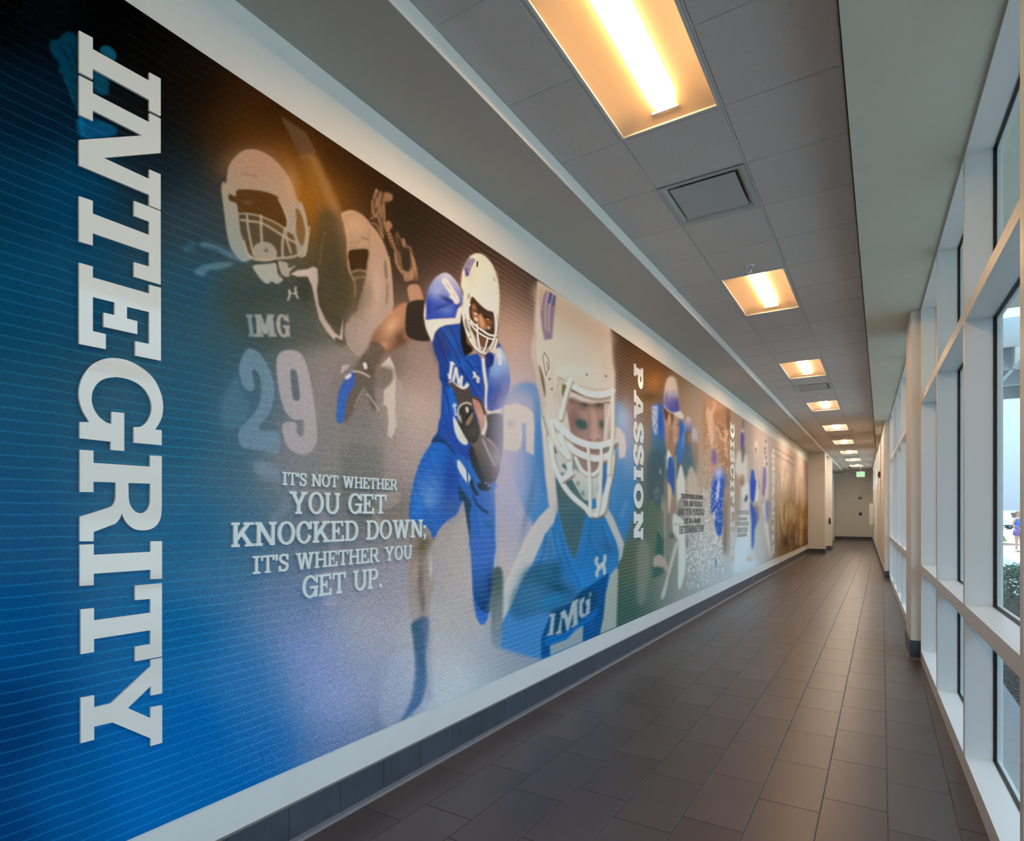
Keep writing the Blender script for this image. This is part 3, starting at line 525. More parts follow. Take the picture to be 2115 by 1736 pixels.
    # right shoulder & sleeve
    P([(1480, 1020), (1520, 940), (1560, 980), (1600, 1100), (1618, 1230), (1600, 1360), (1565, 1480), (1500, 1510), (1430, 1505), (1415, 1380), (1430, 1200), (1450, 1080)], (34, 66, 160), 1, .6, True, ((1500, 1330), (1540, 1020), (176, 196, 226)))
    G(1500, 1140, 46, 70, (130, 170, 222), .6, 20); G(1480, 1420, 20, 70, (16, 34, 104), .7, 20); G(1540, 1370, 30, 60, (40, 58, 140), .7); G(1570, 1280, 24, 60, (90, 110, 180), .6)
    S([(1490, 960), (1520, 1010), (1530, 1090)], 7, (226, 216, 206), .95, .5); P([(1450, 970), (1490, 950), (1510, 985), (1470, 1010)], (210, 198, 180), .9, .6)
    P([(1395, 1020), (1440, 985), (1475, 1030), (1460, 1110), (1410, 1115)], (26, 42, 110), .95, .8); S([(1400, 1040), (1440, 1100)], 2, (60, 80, 160), .7, .6)
    P([(1362, 1040), (1390, 1045), (1400, 1150), (1420, 1280), (1412, 1420), (1415, 1510), (1450, 1520), (1570, 1478), (1555, 1530), (1500, 1560), (1420, 1545), (1390, 1500), (1395, 1300), (1375, 1180)], (236, 228, 212), 1, .5, False)
    # chest lettering + double arc mark
    for q, w_ in (([(1100, 1085), (1078, 1220)], 6), ([(1085, 1080), (1122, 1100)], 3), ([(1062, 1185), (1092, 1222)], 3), ([(1135, 1130), (1112, 1240)], 5), ([(1135, 1140), (1160, 1262)], 5), ([(1185, 1215), (1160, 1262)], 5), ([(1185, 1205), (1180, 1290)], 5), ([(1150, 1290), (1215, 1320), (1240, 1280)], 6)):
        S(q, w_, (240, 232, 216), 1, .35, False)
    S([(1290, 1165), (1320, 1215), (1330, 1255)], 3.2, (236, 228, 214), 1, .4); S([(1285, 1215), (1320, 1205), (1345, 1225)], 2.6, (236, 228, 214), 1, .4); S([(1300, 1170), (1302, 1200)], 3.4, (236, 228, 214), 1, .4); S([(1338, 1225), (1334, 1258)], 3.4, (236, 228, 214), 1, .4)
    # gloves on the ball, towel
    P([(1085, 1245), (1150, 1290), (1200, 1320), (1260, 1310), (1275, 1400), (1280, 1480), (1200, 1500), (1150, 1460), (1130, 1380), (1100, 1320), (1072, 1280)], (74, 68, 64), 1, .6)
    S([(1075, 1260), (1085, 1243), (1120, 1262), (1190, 1310), (1235, 1262)], 2.6, (232, 224, 208), 1, .4)
    P([(1055, 1320), (1095, 1300), (1130, 1390), (1140, 1460), (1110, 1560), (1090, 1500), (1075, 1420)], (34, 96, 196), .95, .8)
    S([(1120, 1450), (1132, 1560)], 3, (236, 230, 216), .95, .4); S([(1108, 1470), (1138, 1462)], 3.4, (236, 230, 216), .95, .4); S([(1118, 1550), (1142, 1545)], 3.4, (236, 230, 216), .95, .4)
    Z(820, 820, 5.107)
    # trousers
    P([(430, 380), (560, 430), (760, 520), (1040, 900), (1030, 980), (1035, 1200), (1032, 1500), (1015, 1736), (990, 2100), (960, 2320), (900, 2400), (840, 2330), (800, 2100), (785, 1736), (770, 1500), (735, 1280), (700, 1090), (660, 1160), (620, 1240), (520, 1310), (440, 1400), (380, 1505), (340, 1400), (240, 1330), (135, 1290), (133, 1120), (160, 960), (200, 800), (260, 640), (340, 520)], (40, 98, 186), 1, .7, True, ((260, 700), (900, 1700), (52, 106, 184)))
    G(400, 640, 80, 100, (34, 110, 206), .7, 30); G(360, 1000, 150, 160, (104, 156, 214), .6); G(330, 1100, 60, 50, (140, 176, 214), .4); G(560, 880, 90, 260, (36, 66, 150), .75, 5); G(215, 1160, 40, 130, (40, 128, 222), .6)
    G(560, 1160, 80, 90, (70, 96, 148), .6); G(880, 1050, 110, 90, (54, 96, 184), .7); G(900, 1500, 100, 300, (60, 112, 190), .6); G(960, 1350, 40, 30, (26, 90, 140), .6)
    P([(640, 920), (700, 1000), (780, 1120), (760, 1180), (720, 1130), (690, 1090), (660, 1100), (650, 1000)], (38, 60, 70), .85, 1.5)
    P([(705, 1090), (740, 1160), (770, 1100), (765, 1300), (790, 1700), (775, 1560), (730, 1280)], (36, 66, 66), .8, 1)
    S([(800, 1040), (850, 1140), (950, 1220)], [3, 7], (24, 54, 74), .8, .7); S([(780, 880), (800, 960), (840, 1020)], 8, (34, 50, 56), .85, 1); P([(840, 920), (900, 900), (980, 940), (960, 990), (880, 980)], (30, 44, 44), .9, 1)
    P([(365, 470), (430, 380), (500, 430), (600, 560), (620, 620), (560, 560), (480, 480)], (32, 62, 112), .85, 1)
    S([(370, 470), (430, 460), (500, 480)], 3, (28, 46, 60), .8, .8)
    for q in ([(330, 560), (360, 700), (440, 860)], [(240, 760), (300, 860), (420, 980)], [(190, 900), (260, 1100), (340, 1240)], [(560, 620), (620, 760), (660, 900)], [(820, 1180), (860, 1400), (880, 1700)], [(960, 1000), (1000, 1200), (1010, 1500)]):
        S(q, 4, (28, 72, 160), .4, 2); S([(x+22, y) for x, y in q], 3, (86, 146, 220), .3, 2)
    # hem of jersey
    P([(440, 360), (460, 220), (600, 180), (760, 460), (800, 560), (780, 660), (700, 640), (620, 560), (520, 470)], (38, 76, 166), .95, 1)
    for k in range(6): S([(470+14*k, 330-14*k), (560+16*k, 450-8*k), (700+10*k, 600-20*k), (780, 660-26*k)], 1.6, (26, 50, 130), .55, .5); S([(476+14*k, 340-14*k), (566+16*k, 462-8*k), (704+10*k, 612-20*k)], 1, (70, 116, 200), .45, .4)
    P([(590, 205), (620, 240), (680, 340), (740, 430), (740, 500), (690, 495), (640, 440), (605, 350)], (236, 230, 212), 1, .5)
    P([(640, 660), (680, 700), (740, 790), (770, 850), (755, 905), (730, 895), (660, 790), (635, 720)], (236, 232, 220), 1, .5); S([(735, 760), (745, 900)], 3, (40, 90, 180), 1, .3)
    # ball
    P([(790, 0), (850, 20), (910, 100), (950, 190), (958, 300), (930, 410), (890, 380), (850, 250), (810, 130)], (178, 136, 122), 1, .6); G(840, 80, 40, 50, (190, 120, 104), .7); G(880, 200, 30, 60, (200, 160, 146), .7)
    P([(925, 190), (950, 250), (940, 340), (910, 410), (885, 385), (925, 290)], (234, 226, 208), 1, .5)
    S([(800, 0), (870, 40), (905, 110), (925, 180)], 4.4, (44, 34, 28), .9, .6); S([(780, 0), (800, 120), (850, 250)], 3, (60, 44, 38), .8, .6)
    # glove + sleeve
    P([(640, 130), (680, 80), (740, 70), (790, 120), (810, 200), (850, 280), (880, 380), (850, 470), (790, 500), (730, 440), (670, 330), (640, 260), (660, 200)], (54, 54, 48), 1, .6)
    S([(655, 240), (640, 140), (680, 80), (740, 62), (780, 80)], 3, (236, 228, 210), 1, .4); P([(720, 110), (745, 105), (755, 150), (735, 170)], (226, 222, 206), .95, .5); P([(730, 250), (790, 160), (800, 210), (760, 290), (725, 300)], (150, 126, 108), .9, .6); S([(780, 150), (730, 230)], 3, (20, 20, 20), .9, .4); S([(665, 200), (675, 270)], 2.4, (226, 218, 200), .9, .4)
    G(780, 360, 60, 80, (78, 78, 68), .6, 30)
    P([(950, 190), (1110, 190), (1120, 380), (1115, 520), (1095, 660), (1050, 540), (980, 450), (930, 420), (955, 300)], (34, 40, 38), 1, .7); G(1040, 320, 50, 80, (28, 56, 56), .7)
    P([(880, 400), (930, 420), (1010, 500), (1060, 570), (1090, 670), (1080, 780), (1040, 880), (1000, 910), (940, 880), (880, 760), (820, 620), (790, 520), (850, 470)], (98, 90, 82), 1, .8, True, ((900, 480), (1020, 850), (52, 50, 44)))
    P([(790, 500), (840, 640), (900, 800), (960, 910), (900, 920), (840, 820), (780, 690), (760, 560)], (42, 44, 38), .9, 1.2)
    S([(900, 440), (950, 560), (1030, 720)], [3, 4], (206, 196, 184), .75, 1.1); G(1040, 640, 40, 60, (130, 120, 110), .7, -20); G(990, 800, 50, 60, (50, 48, 40), .7)
    G(933, 905, 7, 7, (235, 235, 225), .9); G(960, 932, 7, 7, (235, 235, 225), .9)
    # legs
    Z(780, 1100, 4.34)
    P([(290, 0), (470, 40), (500, 60), (440, 210), (480, 380), (500, 480), (470, 620), (460, 760), (420, 790), (300, 800), (280, 560), (270, 380), (285, 200)], (148, 128, 112), .85, 1.6, True, ((400, 60), (380, 700), (166, 150, 142)))
    G(400, 110, 50, 90, (88, 84, 62), .7, 20); G(380, 420, 26, 160, (106, 92, 84), .7); G(400, 620, 24, 90, (92, 88, 84), .6); G(470, 320, 14, 90, (200, 208, 190), .7); G(330, 330, 30, 80, (186, 160, 146), .5)
    P([(305, 810), (440, 755), (450, 900), (430, 1100), (440, 1300), (400, 1500), (320, 1600), (200, 1700), (290, 1500), (325, 1300), (330, 1150), (315, 950)], (46, 84, 112), .85, 2.5, True, ((380, 820), (360, 1500), (62, 100, 142)))
    P([(400, 800), (470, 760), (475, 1000), (470, 1300), (480, 1480), (420, 1500), (440, 1200)], (128, 132, 158), .5, 4)
    P([(150, 1120), (300, 1060), (330, 1180), (335, 1290), (320, 1420), (270, 1540), (200, 1680), (60, 1740), (20, 1500)], (176, 182, 198), .5, 5)
    P([(830, 60), (1045, 60), (1040, 250), (1030, 350), (1030, 480), (1000, 620), (1010, 690), (960, 712), (910, 670), (860, 560), (850, 400), (840, 200)], (62, 108, 186), .95, 1.2, True, ((900, 250), (960, 680), (22, 66, 112)))
    G(1000, 470, 30, 90, (30, 60, 90), .7); G(930, 640, 50, 50, (24, 62, 110), .6)

def paint_big_helmet():
    Z(1040, 860, 5.106)
    # jersey mass
    P([(0, -100), (120, -320), (330, -340), (400, -100), (420, 300), (480, 900), (560, 1000), (860, 1010), (1040, 950), (1120, 600), (1150, 100), (1180, -170), (1260, -60), (1330, 200), (1420, 600), (1380, 1000), (1300, 1250), (1200, 1560), (1000, 2100), (900, 2400), (500, 2560), (0, 2450), (-110, 2330), (-40, 1980), (120, 1600), (290, 1300), (330, 1180), (230, 1000), (120, 700), (40, 300)], (70, 128, 190), .9, 3, True, ((60, 300), (560, 900), (52, 124, 186)))
    G(120, -60, 190, 260, (190, 178, 194), .85); G(1250, 120, 130, 260, (178, 176, 196), .7); G(60, 420, 210, 460, (186, 178, 200), .9); G(120, 800, 160, 300, (168, 172, 204), .6, 15); G(1330, 330, 160, 320, (150, 160, 190), .55); G(1260, 0, 60, 110, (150, 176, 210), .7)
    G(350, 300, 50, 500, (78, 138, 200), .6, 5); G(270, 900, 30, 340, (84, 120, 160), .55, 12); G(200, -80, 160, 120, (180, 170, 190), .6)
    G(1180, 1000, 60, 260, (56, 120, 180), .5, -30); G(1150, 700, 60, 200, (70, 150, 205), .5)
    S([(350, -160), (370, 100), (380, 400), (440, 800)], 9, (52, 106, 170), .5, 4); S([(230, 300), (260, 700), (240, 1100)], 5, (120, 140, 190), .5, 3); S([(1240, 500), (1200, 900), (1290, 1150)], 5, (60, 120, 180), .5, 3); S([(1300, 900), (1240, 1060)], 6, (110, 170, 214), .5, 3)
    # shoulder numbers
    P([(0, -110), (130, -140), (260, -90), (310, -40), (325, 100), (318, 410), (235, 372), (232, 75), (190, 70), (200, 200), (180, 330), (130, 372), (0, 350), (0, 100)], (210, 198, 192), .92, .9, False)
    G(70, 76, 36, 36, (176, 172, 186), .7)
    P([(1150, 110), (1220, 120), (1280, 200), (1295, 330), (1280, 430), (1220, 445), (1210, 300), (1185, 280), (1180, 245), (1245, 240), (1170, 240), (1150, 460), (1060, 480), (1090, 300)], (206, 198, 194), .9, .9, False)
    # straps
    P([(410, 0), (520, 500), (545, 650), (570, 880), (560, 1030), (530, 1120), (440, 1240), (300, 1560), (190, 1736), (100, 1950), (-60, 2250), (-110, 2250), (-60, 1900), (40, 1700), (220, 1300), (300, 1160), (370, 1060), (480, 950), (440, 640), (415, 300)], (208, 198, 190), .93, 1, False)
    P([(1010, 860), (1070, 930), (1150, 1050), (1270, 1340), (1250, 1480), (1210, 1540), (1215, 1440), (1180, 1300), (1080, 1080), (1030, 1010)], (196, 192, 184), .9, 1, False)
    # collar / undershirt
    P([(545, 640), (620, 720), (760, 850), (900, 1010), (865, 1040), (830, 1200), (780, 1420), (740, 1515), (690, 1440), (640, 1280), (580, 1000), (560, 800)], (66, 98, 104), .97, 1, False)
    G(700, 960, 110, 60, (70, 110, 120), .7); G(640, 800, 60, 90, (82, 106, 104), .5); G(760, 1100, 60, 120, (52, 98, 116), .5)
    S([(720, 1180), (700, 1340)], 2, (52, 84, 96), .7, 1)
    P([(870, 1030), (1000, 1080), (1040, 1010), (1100, 1150), (1180, 1320), (1210, 1480), (1190, 1580), (1060, 1760), (900, 1960), (700, 1736), (560, 1440), (520, 1200), (560, 1010), (640, 1300), (740, 1515), (800, 1400), (850, 1100)], (40, 116, 178), .95, 1.2, False)
    G(1100, 1380, 90, 60, (36, 92, 132), .7, 25); G(960, 1250, 60, 160, (48, 112, 168), .5); G(560, 1350, 60, 160, (60, 136, 190), .5); G(1000, 1480, 120, 90, (28, 106, 160), .6); G(600, 1600, 120, 120, (30, 110, 180), .5); G(830, 1700, 120, 140, (26, 122, 190), .6)
    G(480, 1400, 36, 100, (62, 100, 130), .5); G(560, 1640, 44, 100, (24, 88, 130), .6); G(300, 1640, 120, 60, (60, 108, 140), .5, -30)
    for a_ in (0, 1):
        S([(520, 1180), (560, 1400), (620, 1600), (740, 1800)], 1.2, (24, 84, 140), .7, .4); S([(930, 1080), (880, 1400), (810, 1620)], 1, (30, 90, 150), .6, .4)
    for q in ([(600, 1240), (640, 1420), (700, 1560)], [(900, 1250), (960, 1400), (1050, 1500)], [(1040, 1150), (1080, 1300), (1120, 1400)], [(450, 1250), (420, 1450), (340, 1640)], [(700, 1600), (780, 1700), (800, 1800)]):
        S(q, 5, (22, 78, 132), .45, 2.4); S([(x+26, y) for x, y in q], 4, (84, 150, 206), .3, 2.4)
    # double arc mark
    for q in ([(985, 1490), (975, 1540), (1010, 1590)], [(1070, 1470), (1060, 1540), (1030, 1570)], [(985, 1680), (985, 1640), (1010, 1595)], [(1065, 1660), (1060, 1600), (1045, 1565)]): S(q, 6.2, (196, 196, 190), .95, .5)
    S([(1005, 1560), (1010, 1595), (1040, 1600), (1052, 1562), (1020, 1550)], 2.2, (196, 196, 190), .95, .4)
    # lower body of the shirt
    Z(1000, 1150, 6.22)
    P([(560, 160), (850, 60), (1050, 320), (1180, 400), (1140, 560), (860, 700), (700, 720), (400, 800), (330, 560), (450, 320)], (30, 84, 112), .6, 5)
    G(920, 150, 70, 100, (30, 92, 110), .6); G(700, 260, 140, 100, (40, 88, 108), .6); G(950, 400, 140, 60, (20, 66, 86), .7, 25); G(850, 560, 200, 60, (30, 120, 176), .75, -22); G(600, 500, 160, 160, (70, 120, 150), .5)
    P([(1600, 200), (1570, 430), (1545, 700), (1490, 960), (1490, 1000), (1260, 1090), (1270, 880), (1180, 900), (1080, 1040), (850, 1130), (850, 1260), (730, 1310), (730, 1050), (760, 960), (870, 700), (1100, 600), (1250, 440), (1420, 330)], (8, 74, 130), .95, 1.3, False)
    P([(850, 700), (1100, 600), (1220, 460), (1370, 410), (1450, 500), (1430, 640), (1260, 760), (1100, 920), (940, 1010), (800, 1010), (860, 800)], (18, 66, 98), .8, 2.5)
    P([(800, 1020), (1000, 990), (1200, 860), (1400, 700), (1470, 640), (1440, 760), (1280, 870), (1180, 920), (1060, 1050), (860, 1120), (780, 1130)], (18, 104, 178), .85, 1.6); G(1400, 830, 60, 120, (20, 92, 160), .6, 20); S([(1500, 620), (1420, 860)], 5, (14, 60, 110), .6, 2)
    GR = (146, 158, 158)
    P([(845, 1140), (1060, 1060), (1170, 950), (1270, 880), (1262, 1090), (850, 1265)], GR, .92, 1, False)
    P([(1620, 230), (1700, 130), (1725, 180), (1720, 400), (1700, 900), (1490, 985), (1530, 800), (1560, 480)], (160, 168, 160), .92, 1, False)
    for q in (([(835, 730), (918, 722), (905, 770), (885, 990), (903, 1000), (800, 1012), (808, 985), (832, 975), (858, 770), (835, 765)]), ([(975, 715), (1040, 672), (1078, 780), (1115, 620), (1135, 570), (1215, 535), (1210, 580), (1195, 590), (1200, 800), (1205, 860), (1120, 915), (1122, 880), (1140, 870), (1145, 720), (1085, 940), (1060, 965), (1030, 800), (1000, 780), (985, 940), (1000, 980), (918, 1000), (920, 960), (945, 955), (985, 760)]),
              ([(1225, 560), (1290, 505), (1285, 560), (1262, 600), (1265, 720), (1300, 740), (1318, 620), (1300, 610), (1305, 560), (1362, 525), (1355, 720), (1290, 770), (1240, 785), (1215, 740), (1218, 620)]), ([(1350, 470), (1370, 440), (1372, 500), (1350, 512)])):
        P(q, (168, 178, 182), .95, .5, False)
    # second torso ghost
    P([(1730, 180), (1760, 260), (1740, 900), (1720, 1000), (1705, 900), (1720, 400)], (52, 90, 66), .6, 2)
    # helmet shell
    Z(1040, 560, 5.106)
    SH = (214, 198, 178)
    P([(355, 100), (345, 240), (328, 440), (320, 660), (288, 780), (290, 900), (318, 1020), (340, 1140), (370, 1260), (395, 1400), (405, 1560), (420, 1736), (470, 1900), (700, 2300), (900, 2560), (1100, 2500), (1130, 2050), (1175, 1700), (1175, 1400), (1175, 1080), (1150, 960), (1140, 780), (1128, 600), (740, 330)], SH, 1, .9, False, ((700, 300), (800, 1500), (208, 200, 190)))
    # top of the helmet reaches the picture's edge
    P([(355, 130), (800, 420), (1125, 635), (1135, 760), (600, 500), (340, 330)], (200, 168, 140), .6, 6)
    G(560, 600, 60, 60, (226, 190, 152), .7); G(760, 560, 260, 120, (204, 174, 150), .6, 33); G(860, 900, 240, 160, (206, 192, 174), .6); G(1000, 720, 110, 130, (196, 172, 152), .5); G(600, 900, 90, 200, (220, 200, 178), .5); G(700, 1050, 200, 60, (222, 212, 198), .6)
    S([(340, 200), (330, 440), (322, 660), (292, 790), (300, 930), (330, 1060), (380, 1250), (410, 1420), (420, 1640)], 6, (176, 154, 140), .6, 2.2)
    S([(1128, 650), (1142, 800), (1152, 960), (1174, 1090), (1174, 1400)], 5, (176, 158, 142), .6, 2)
    G(1080, 980, 60, 200, (196, 176, 158), .5); G(460, 1300, 60, 260, (204, 190, 176), .5); S([(560, 1120), (690, 1170), (720, 1190), (980, 1250), (1140, 1240)], 2, (168, 150, 134), .7, .7); S([(545, 1340), (580, 1118)], 2, (168, 150, 134), .7, .7)
    S([(500, 1000), (520, 1200), (540, 1400), (600, 1640)], 3, (182, 168, 154), .5, 1.6)
    P([(385, 440), (420, 250), (455, 205), (545, 262), (540, 400), (520, 600), (512, 715), (430, 728), (405, 600)], (140, 118, 140), .93, .6, False, ((480, 300), (470, 700), (136, 112, 136)))
    for q in ([(470, 220), (440, 400), (445, 620)], [(510, 240), (478, 420), (480, 640)]): S(q, 2.4, (212, 190, 168), .9, .4)
    S([(500, 240), (480, 330)], 4.4, (48, 62, 140), .9, .6); S([(540, 265), (525, 360)], 2.6, (44, 46, 110), .9, .5); S([(400, 200), (385, 330), (400, 420)], 4, (178, 152, 146), .6, 1); S([(345, 660), (330, 800), (350, 980), (395, 1200)], 3, (184, 162, 146), .7, 1)
    P([(370, 985), (410, 1080), (435, 1200), (440, 1340), (415, 1250), (390, 1120)], (104, 92, 72), .95, .6)
    S([(310, 800), (330, 950), (360, 1150), (440, 1420)], 3.4, (190, 172, 160), .8, 1)
    for q in ([(430, 860), (412, 915)], [(430, 860), (470, 930), (478, 1020), (440, 1090)], [(412, 915), (440, 1060), (455, 1110)], [(455, 960), (470, 1040)]): S(q, 1.5, (112, 92, 78), .8, .3)
    for x, y in ((481, 1135), (506, 1243), (875, 1090), (1075, 1105)): G(x, y, 9, 10, (84, 74, 60), .85)
    # face opening + padding
    P([(560, 1300), (585, 1120), (690, 1165), (700, 1210), (640, 1440), (620, 1500), (570, 1400)], (196, 186, 172), .9, .7, False)
    P([(585, 1115), (700, 1165), (640, 1150), (590, 1140), (545, 1340)], (170, 154, 136), .6, .6, False)
    P([(620, 1190), (690, 1215), (640, 1370), (615, 1290)], (104, 96, 44), .95, .8, False)
    P([(715, 1240), (800, 1270), (855, 1322), (740, 1280), (715, 1270)], (104, 78, 66), .95, .5, False); P([(1085, 1290), (1140, 1250), (1135, 1290), (1085, 1312)], (176, 158, 142), .8, .5, False)
    P([(735, 1190), (960, 1250), (985, 1270), (985, 1335), (880, 1320), (760, 1230)], (200, 186, 168), .6, .6, False)
    FA = (164, 132, 120)
    P([(680, 1380), (720, 1330), (860, 1390), (1000, 1400), (1120, 1380), (1140, 1500), (1130, 1750), (1120, 1900), (1060, 2000), (960, 2120), (850, 2100), (790, 2000), (720, 1800), (690, 1650), (655, 1480)], FA, 1, 1, True, ((900, 1450), (900, 2050), (150, 124, 118)))
    G(740, 1560, 60, 130, (122, 92, 84), .75); G(1080, 1560, 40, 120, (132, 104, 92), .7); G(950, 1560, 40, 180, (188, 156, 140), .7, -4); G(960, 1740, 50, 60, (196, 164, 152), .7); G(860, 1500, 60, 80, (170, 134, 124), .6)
    P([(680, 1340), (760, 1370), (860, 1400), (1000, 1405), (1130, 1380), (1120, 1430), (1000, 1430), (900, 1420), (780, 1400), (700, 1400)], (96, 74, 62), .6, 1.6)
    for ex, ey in ((846, 1418), (1003, 1418)):
        G(ex, ey+4, 52, 34, (96, 76, 66), .75); P([(ex-27, ey), (ex, ey-9), (ex+25, ey+2), (ex, ey+17)], (176, 164, 150), .9, .5); G(ex, ey+2, 12, 11, (84, 92, 84), .95); G(ex, ey+2, 6, 7, (30, 32, 30), .95); S([(ex-34, ey-6), (ex, ey-14), (ex+30, ey-2)], 2.6, (70, 54, 46), .85, .5)
    S([(800, 1400), (850, 1392), (890, 1425)], 1.6, (96, 78, 70), .8, .5); S([(970, 1430), (1000, 1396), (1040, 1400)], 1.6, (96, 78, 70), .8, .5)
    P([(760, 1580), (800, 1555), (870, 1590), (885, 1640), (860, 1670), (800, 1660), (765, 1620)], (62, 88, 84), .95, 2); P([(1012, 1580), (1050, 1580), (1060, 1650), (1025, 1660), (1010, 1620)], (64, 88, 84), .95, 2)
    S([(900, 1500), (910, 1640), (890, 1740)], 2, (130, 100, 92), .5, 1.2); S([(975, 1460), (1000, 1560), (1020, 1700)], 1.8, (128, 98, 90), .55, 1.2)
    G(905, 1775, 12, 8, (90, 66, 60), .7); G(990, 1775, 12, 8, (90, 66, 60), .7); S([(860, 1890), (930, 1900), (1000, 1890)], 3, (112, 78, 74), .7, 1)
    P([(680, 1560), (720, 1780), (740, 1900), (640, 1860), (620, 1700), (640, 1560), (660, 1450)], (204, 196, 186), .93, 1, False)
    P([(1060, 1400), (1135, 1390), (1135, 1560), (1100, 1800), (1060, 1860), (1060, 1600)], (200, 190, 180), .85, 1, False); S([(1130, 1400), (1085, 1600), (1060, 1780)], 3, (224, 216, 206), .8, .6)
    Z(1040, 860, 5.106)
    # jaw pads and openings between cage bars
    P([(400, 0), (520, 60), (560, 200), (560, 380), (520, 500), (560, 620), (480, 520), (420, 250)], (206, 202, 194), .9, 1)
    P([(560, 380), (640, 360), (680, 480), (680, 590), (600, 640), (560, 520)], (190, 192, 188), .8, 1)
    P([(610, 520), (640, 490), (672, 560), (676, 578)], (70, 100, 96), .95, .6, False); P([(590, 590), (640, 600), (612, 632)], (66, 100, 100), .95, .6, False)
    P([(700, 420), (760, 460), (800, 620), (740, 560)], (100, 118, 114), .7, 1.2)
    S([(530, 330), (550, 380)], 5, (60, 64, 58), .8, .6); S([(420, 0), (440, 90), (470, 200)], 3, (120, 112, 100), .7, .8)
    P([(640, 690), (720, 660), (750, 720), (800, 800), (850, 880), (900, 880), (900, 970), (800, 880), (700, 790)], (70, 104, 106), .97, .7, False)
    P([(930, 870), (970, 850), (985, 960), (930, 985)], (38, 118, 180), .95, .7, False); P([(1040, 480), (1100, 480), (1090, 700), (1060, 850), (1040, 800), (1030, 600)], (52, 110, 168), .95, .8, False)
    P([(1000, 800), (1060, 880), (1040, 1000), (990, 960), (970, 840)], (196, 198, 190), .9, .7, False)
    # chin cup
    P([(730, 580), (760, 560), (850, 640), (960, 640), (1040, 560), (1030, 680), (1000, 780), (940, 870), (880, 880), (830, 850), (780, 760), (740, 660)], (198, 200, 192), 1, .8, True, ((880, 640), (880, 870), (170, 184, 178)))
    G(780, 705, 16, 22, (120, 126, 116), .8); G(832, 810, 16, 24, (110, 118, 110), .85); G(1000, 750, 8, 30, (110, 112, 104), .8)
    P([(740, 400), (860, 440), (880, 600), (800, 520)], (140, 124, 118), .6, 1.5, False)
    # cage
    CB = (226, 222, 212)
    BAR([(690, -340), (760, -300), (860, -250), (980, -225), (1080, -235), (1150, -265)], 11.5, CB, 1, .7)
    BAR([(705, -380), (660, -240), (640, -150), (620, -60), (600, 20)], 8, (222, 216, 206), 1, .7)
    BAR([(540, 70), (640, 160), (740, 240), (860, 290), (980, 310), (1090, 290), (1160, 260)], 13.5, CB, 1, .8)
    BAR([(560, 230), (660, 300), (760, 370), (880, 425), (1000, 445), (1090, 420), (1140, 380)], 13, CB, 1, .8)
    BAR([(600, 200), (640, 330), (690, 420), (700, 520), (690, 610)], 10, CB, .95, .8); BAR([(500, 60), (540, 230), (600, 340), (680, 440)], 8, (222, 220, 212), .9, .8)
    BAR([(500, 300), (520, 480), (570, 600), (640, 740), (740, 860), (860, 960), (920, 1030), (1000, 1030), (1050, 980), (1085, 800), (1130, 600), (1150, 420)], 10, CB, 1, .8)
    BAR([(760, 440), (800, 530), (860, 600), (930, 620), (1000, 570), (1030, 480)], 6.5, (222, 222, 214), .95, .8)
    BAR([(720, 600), (660, 640), (620, 670)], 9, CB, .95, .7)
    BAR([(890, 310), (900, 500), (910, 700), (910, 900), (915, 1050)], 5.6, CB, 1, .6); BAR([(1030, 320), (1030, 500), (1020, 700), (1010, 880), (985, 1050)], 5.6, CB, 1, .6); BAR([(1150, -260), (1150, 0), (1145, 260), (1120, 420), (1110, 600)], 8, (216, 210, 202), .9, .8)
    P([(1050, 340), (1110, 315), (1105, 370), (1055, 385)], (98, 128, 122), .9, .8, False)
    S([(450, 200), (470, 330), (510, 500)], 2, (150, 150, 142), .6, .8)

    Z(780, 1100, 4.34)
    P([(1030, 350), (1060, 310), (1100, 310), (1120, 380), (1125, 560), (1120, 760), (1110, 960), (1080, 1040), (1020, 980), (1010, 700), (960, 700), (1010, 600)], (52, 78, 76), .85, 2, True, ((1060, 400), (1070, 1000), (140, 148, 156)))

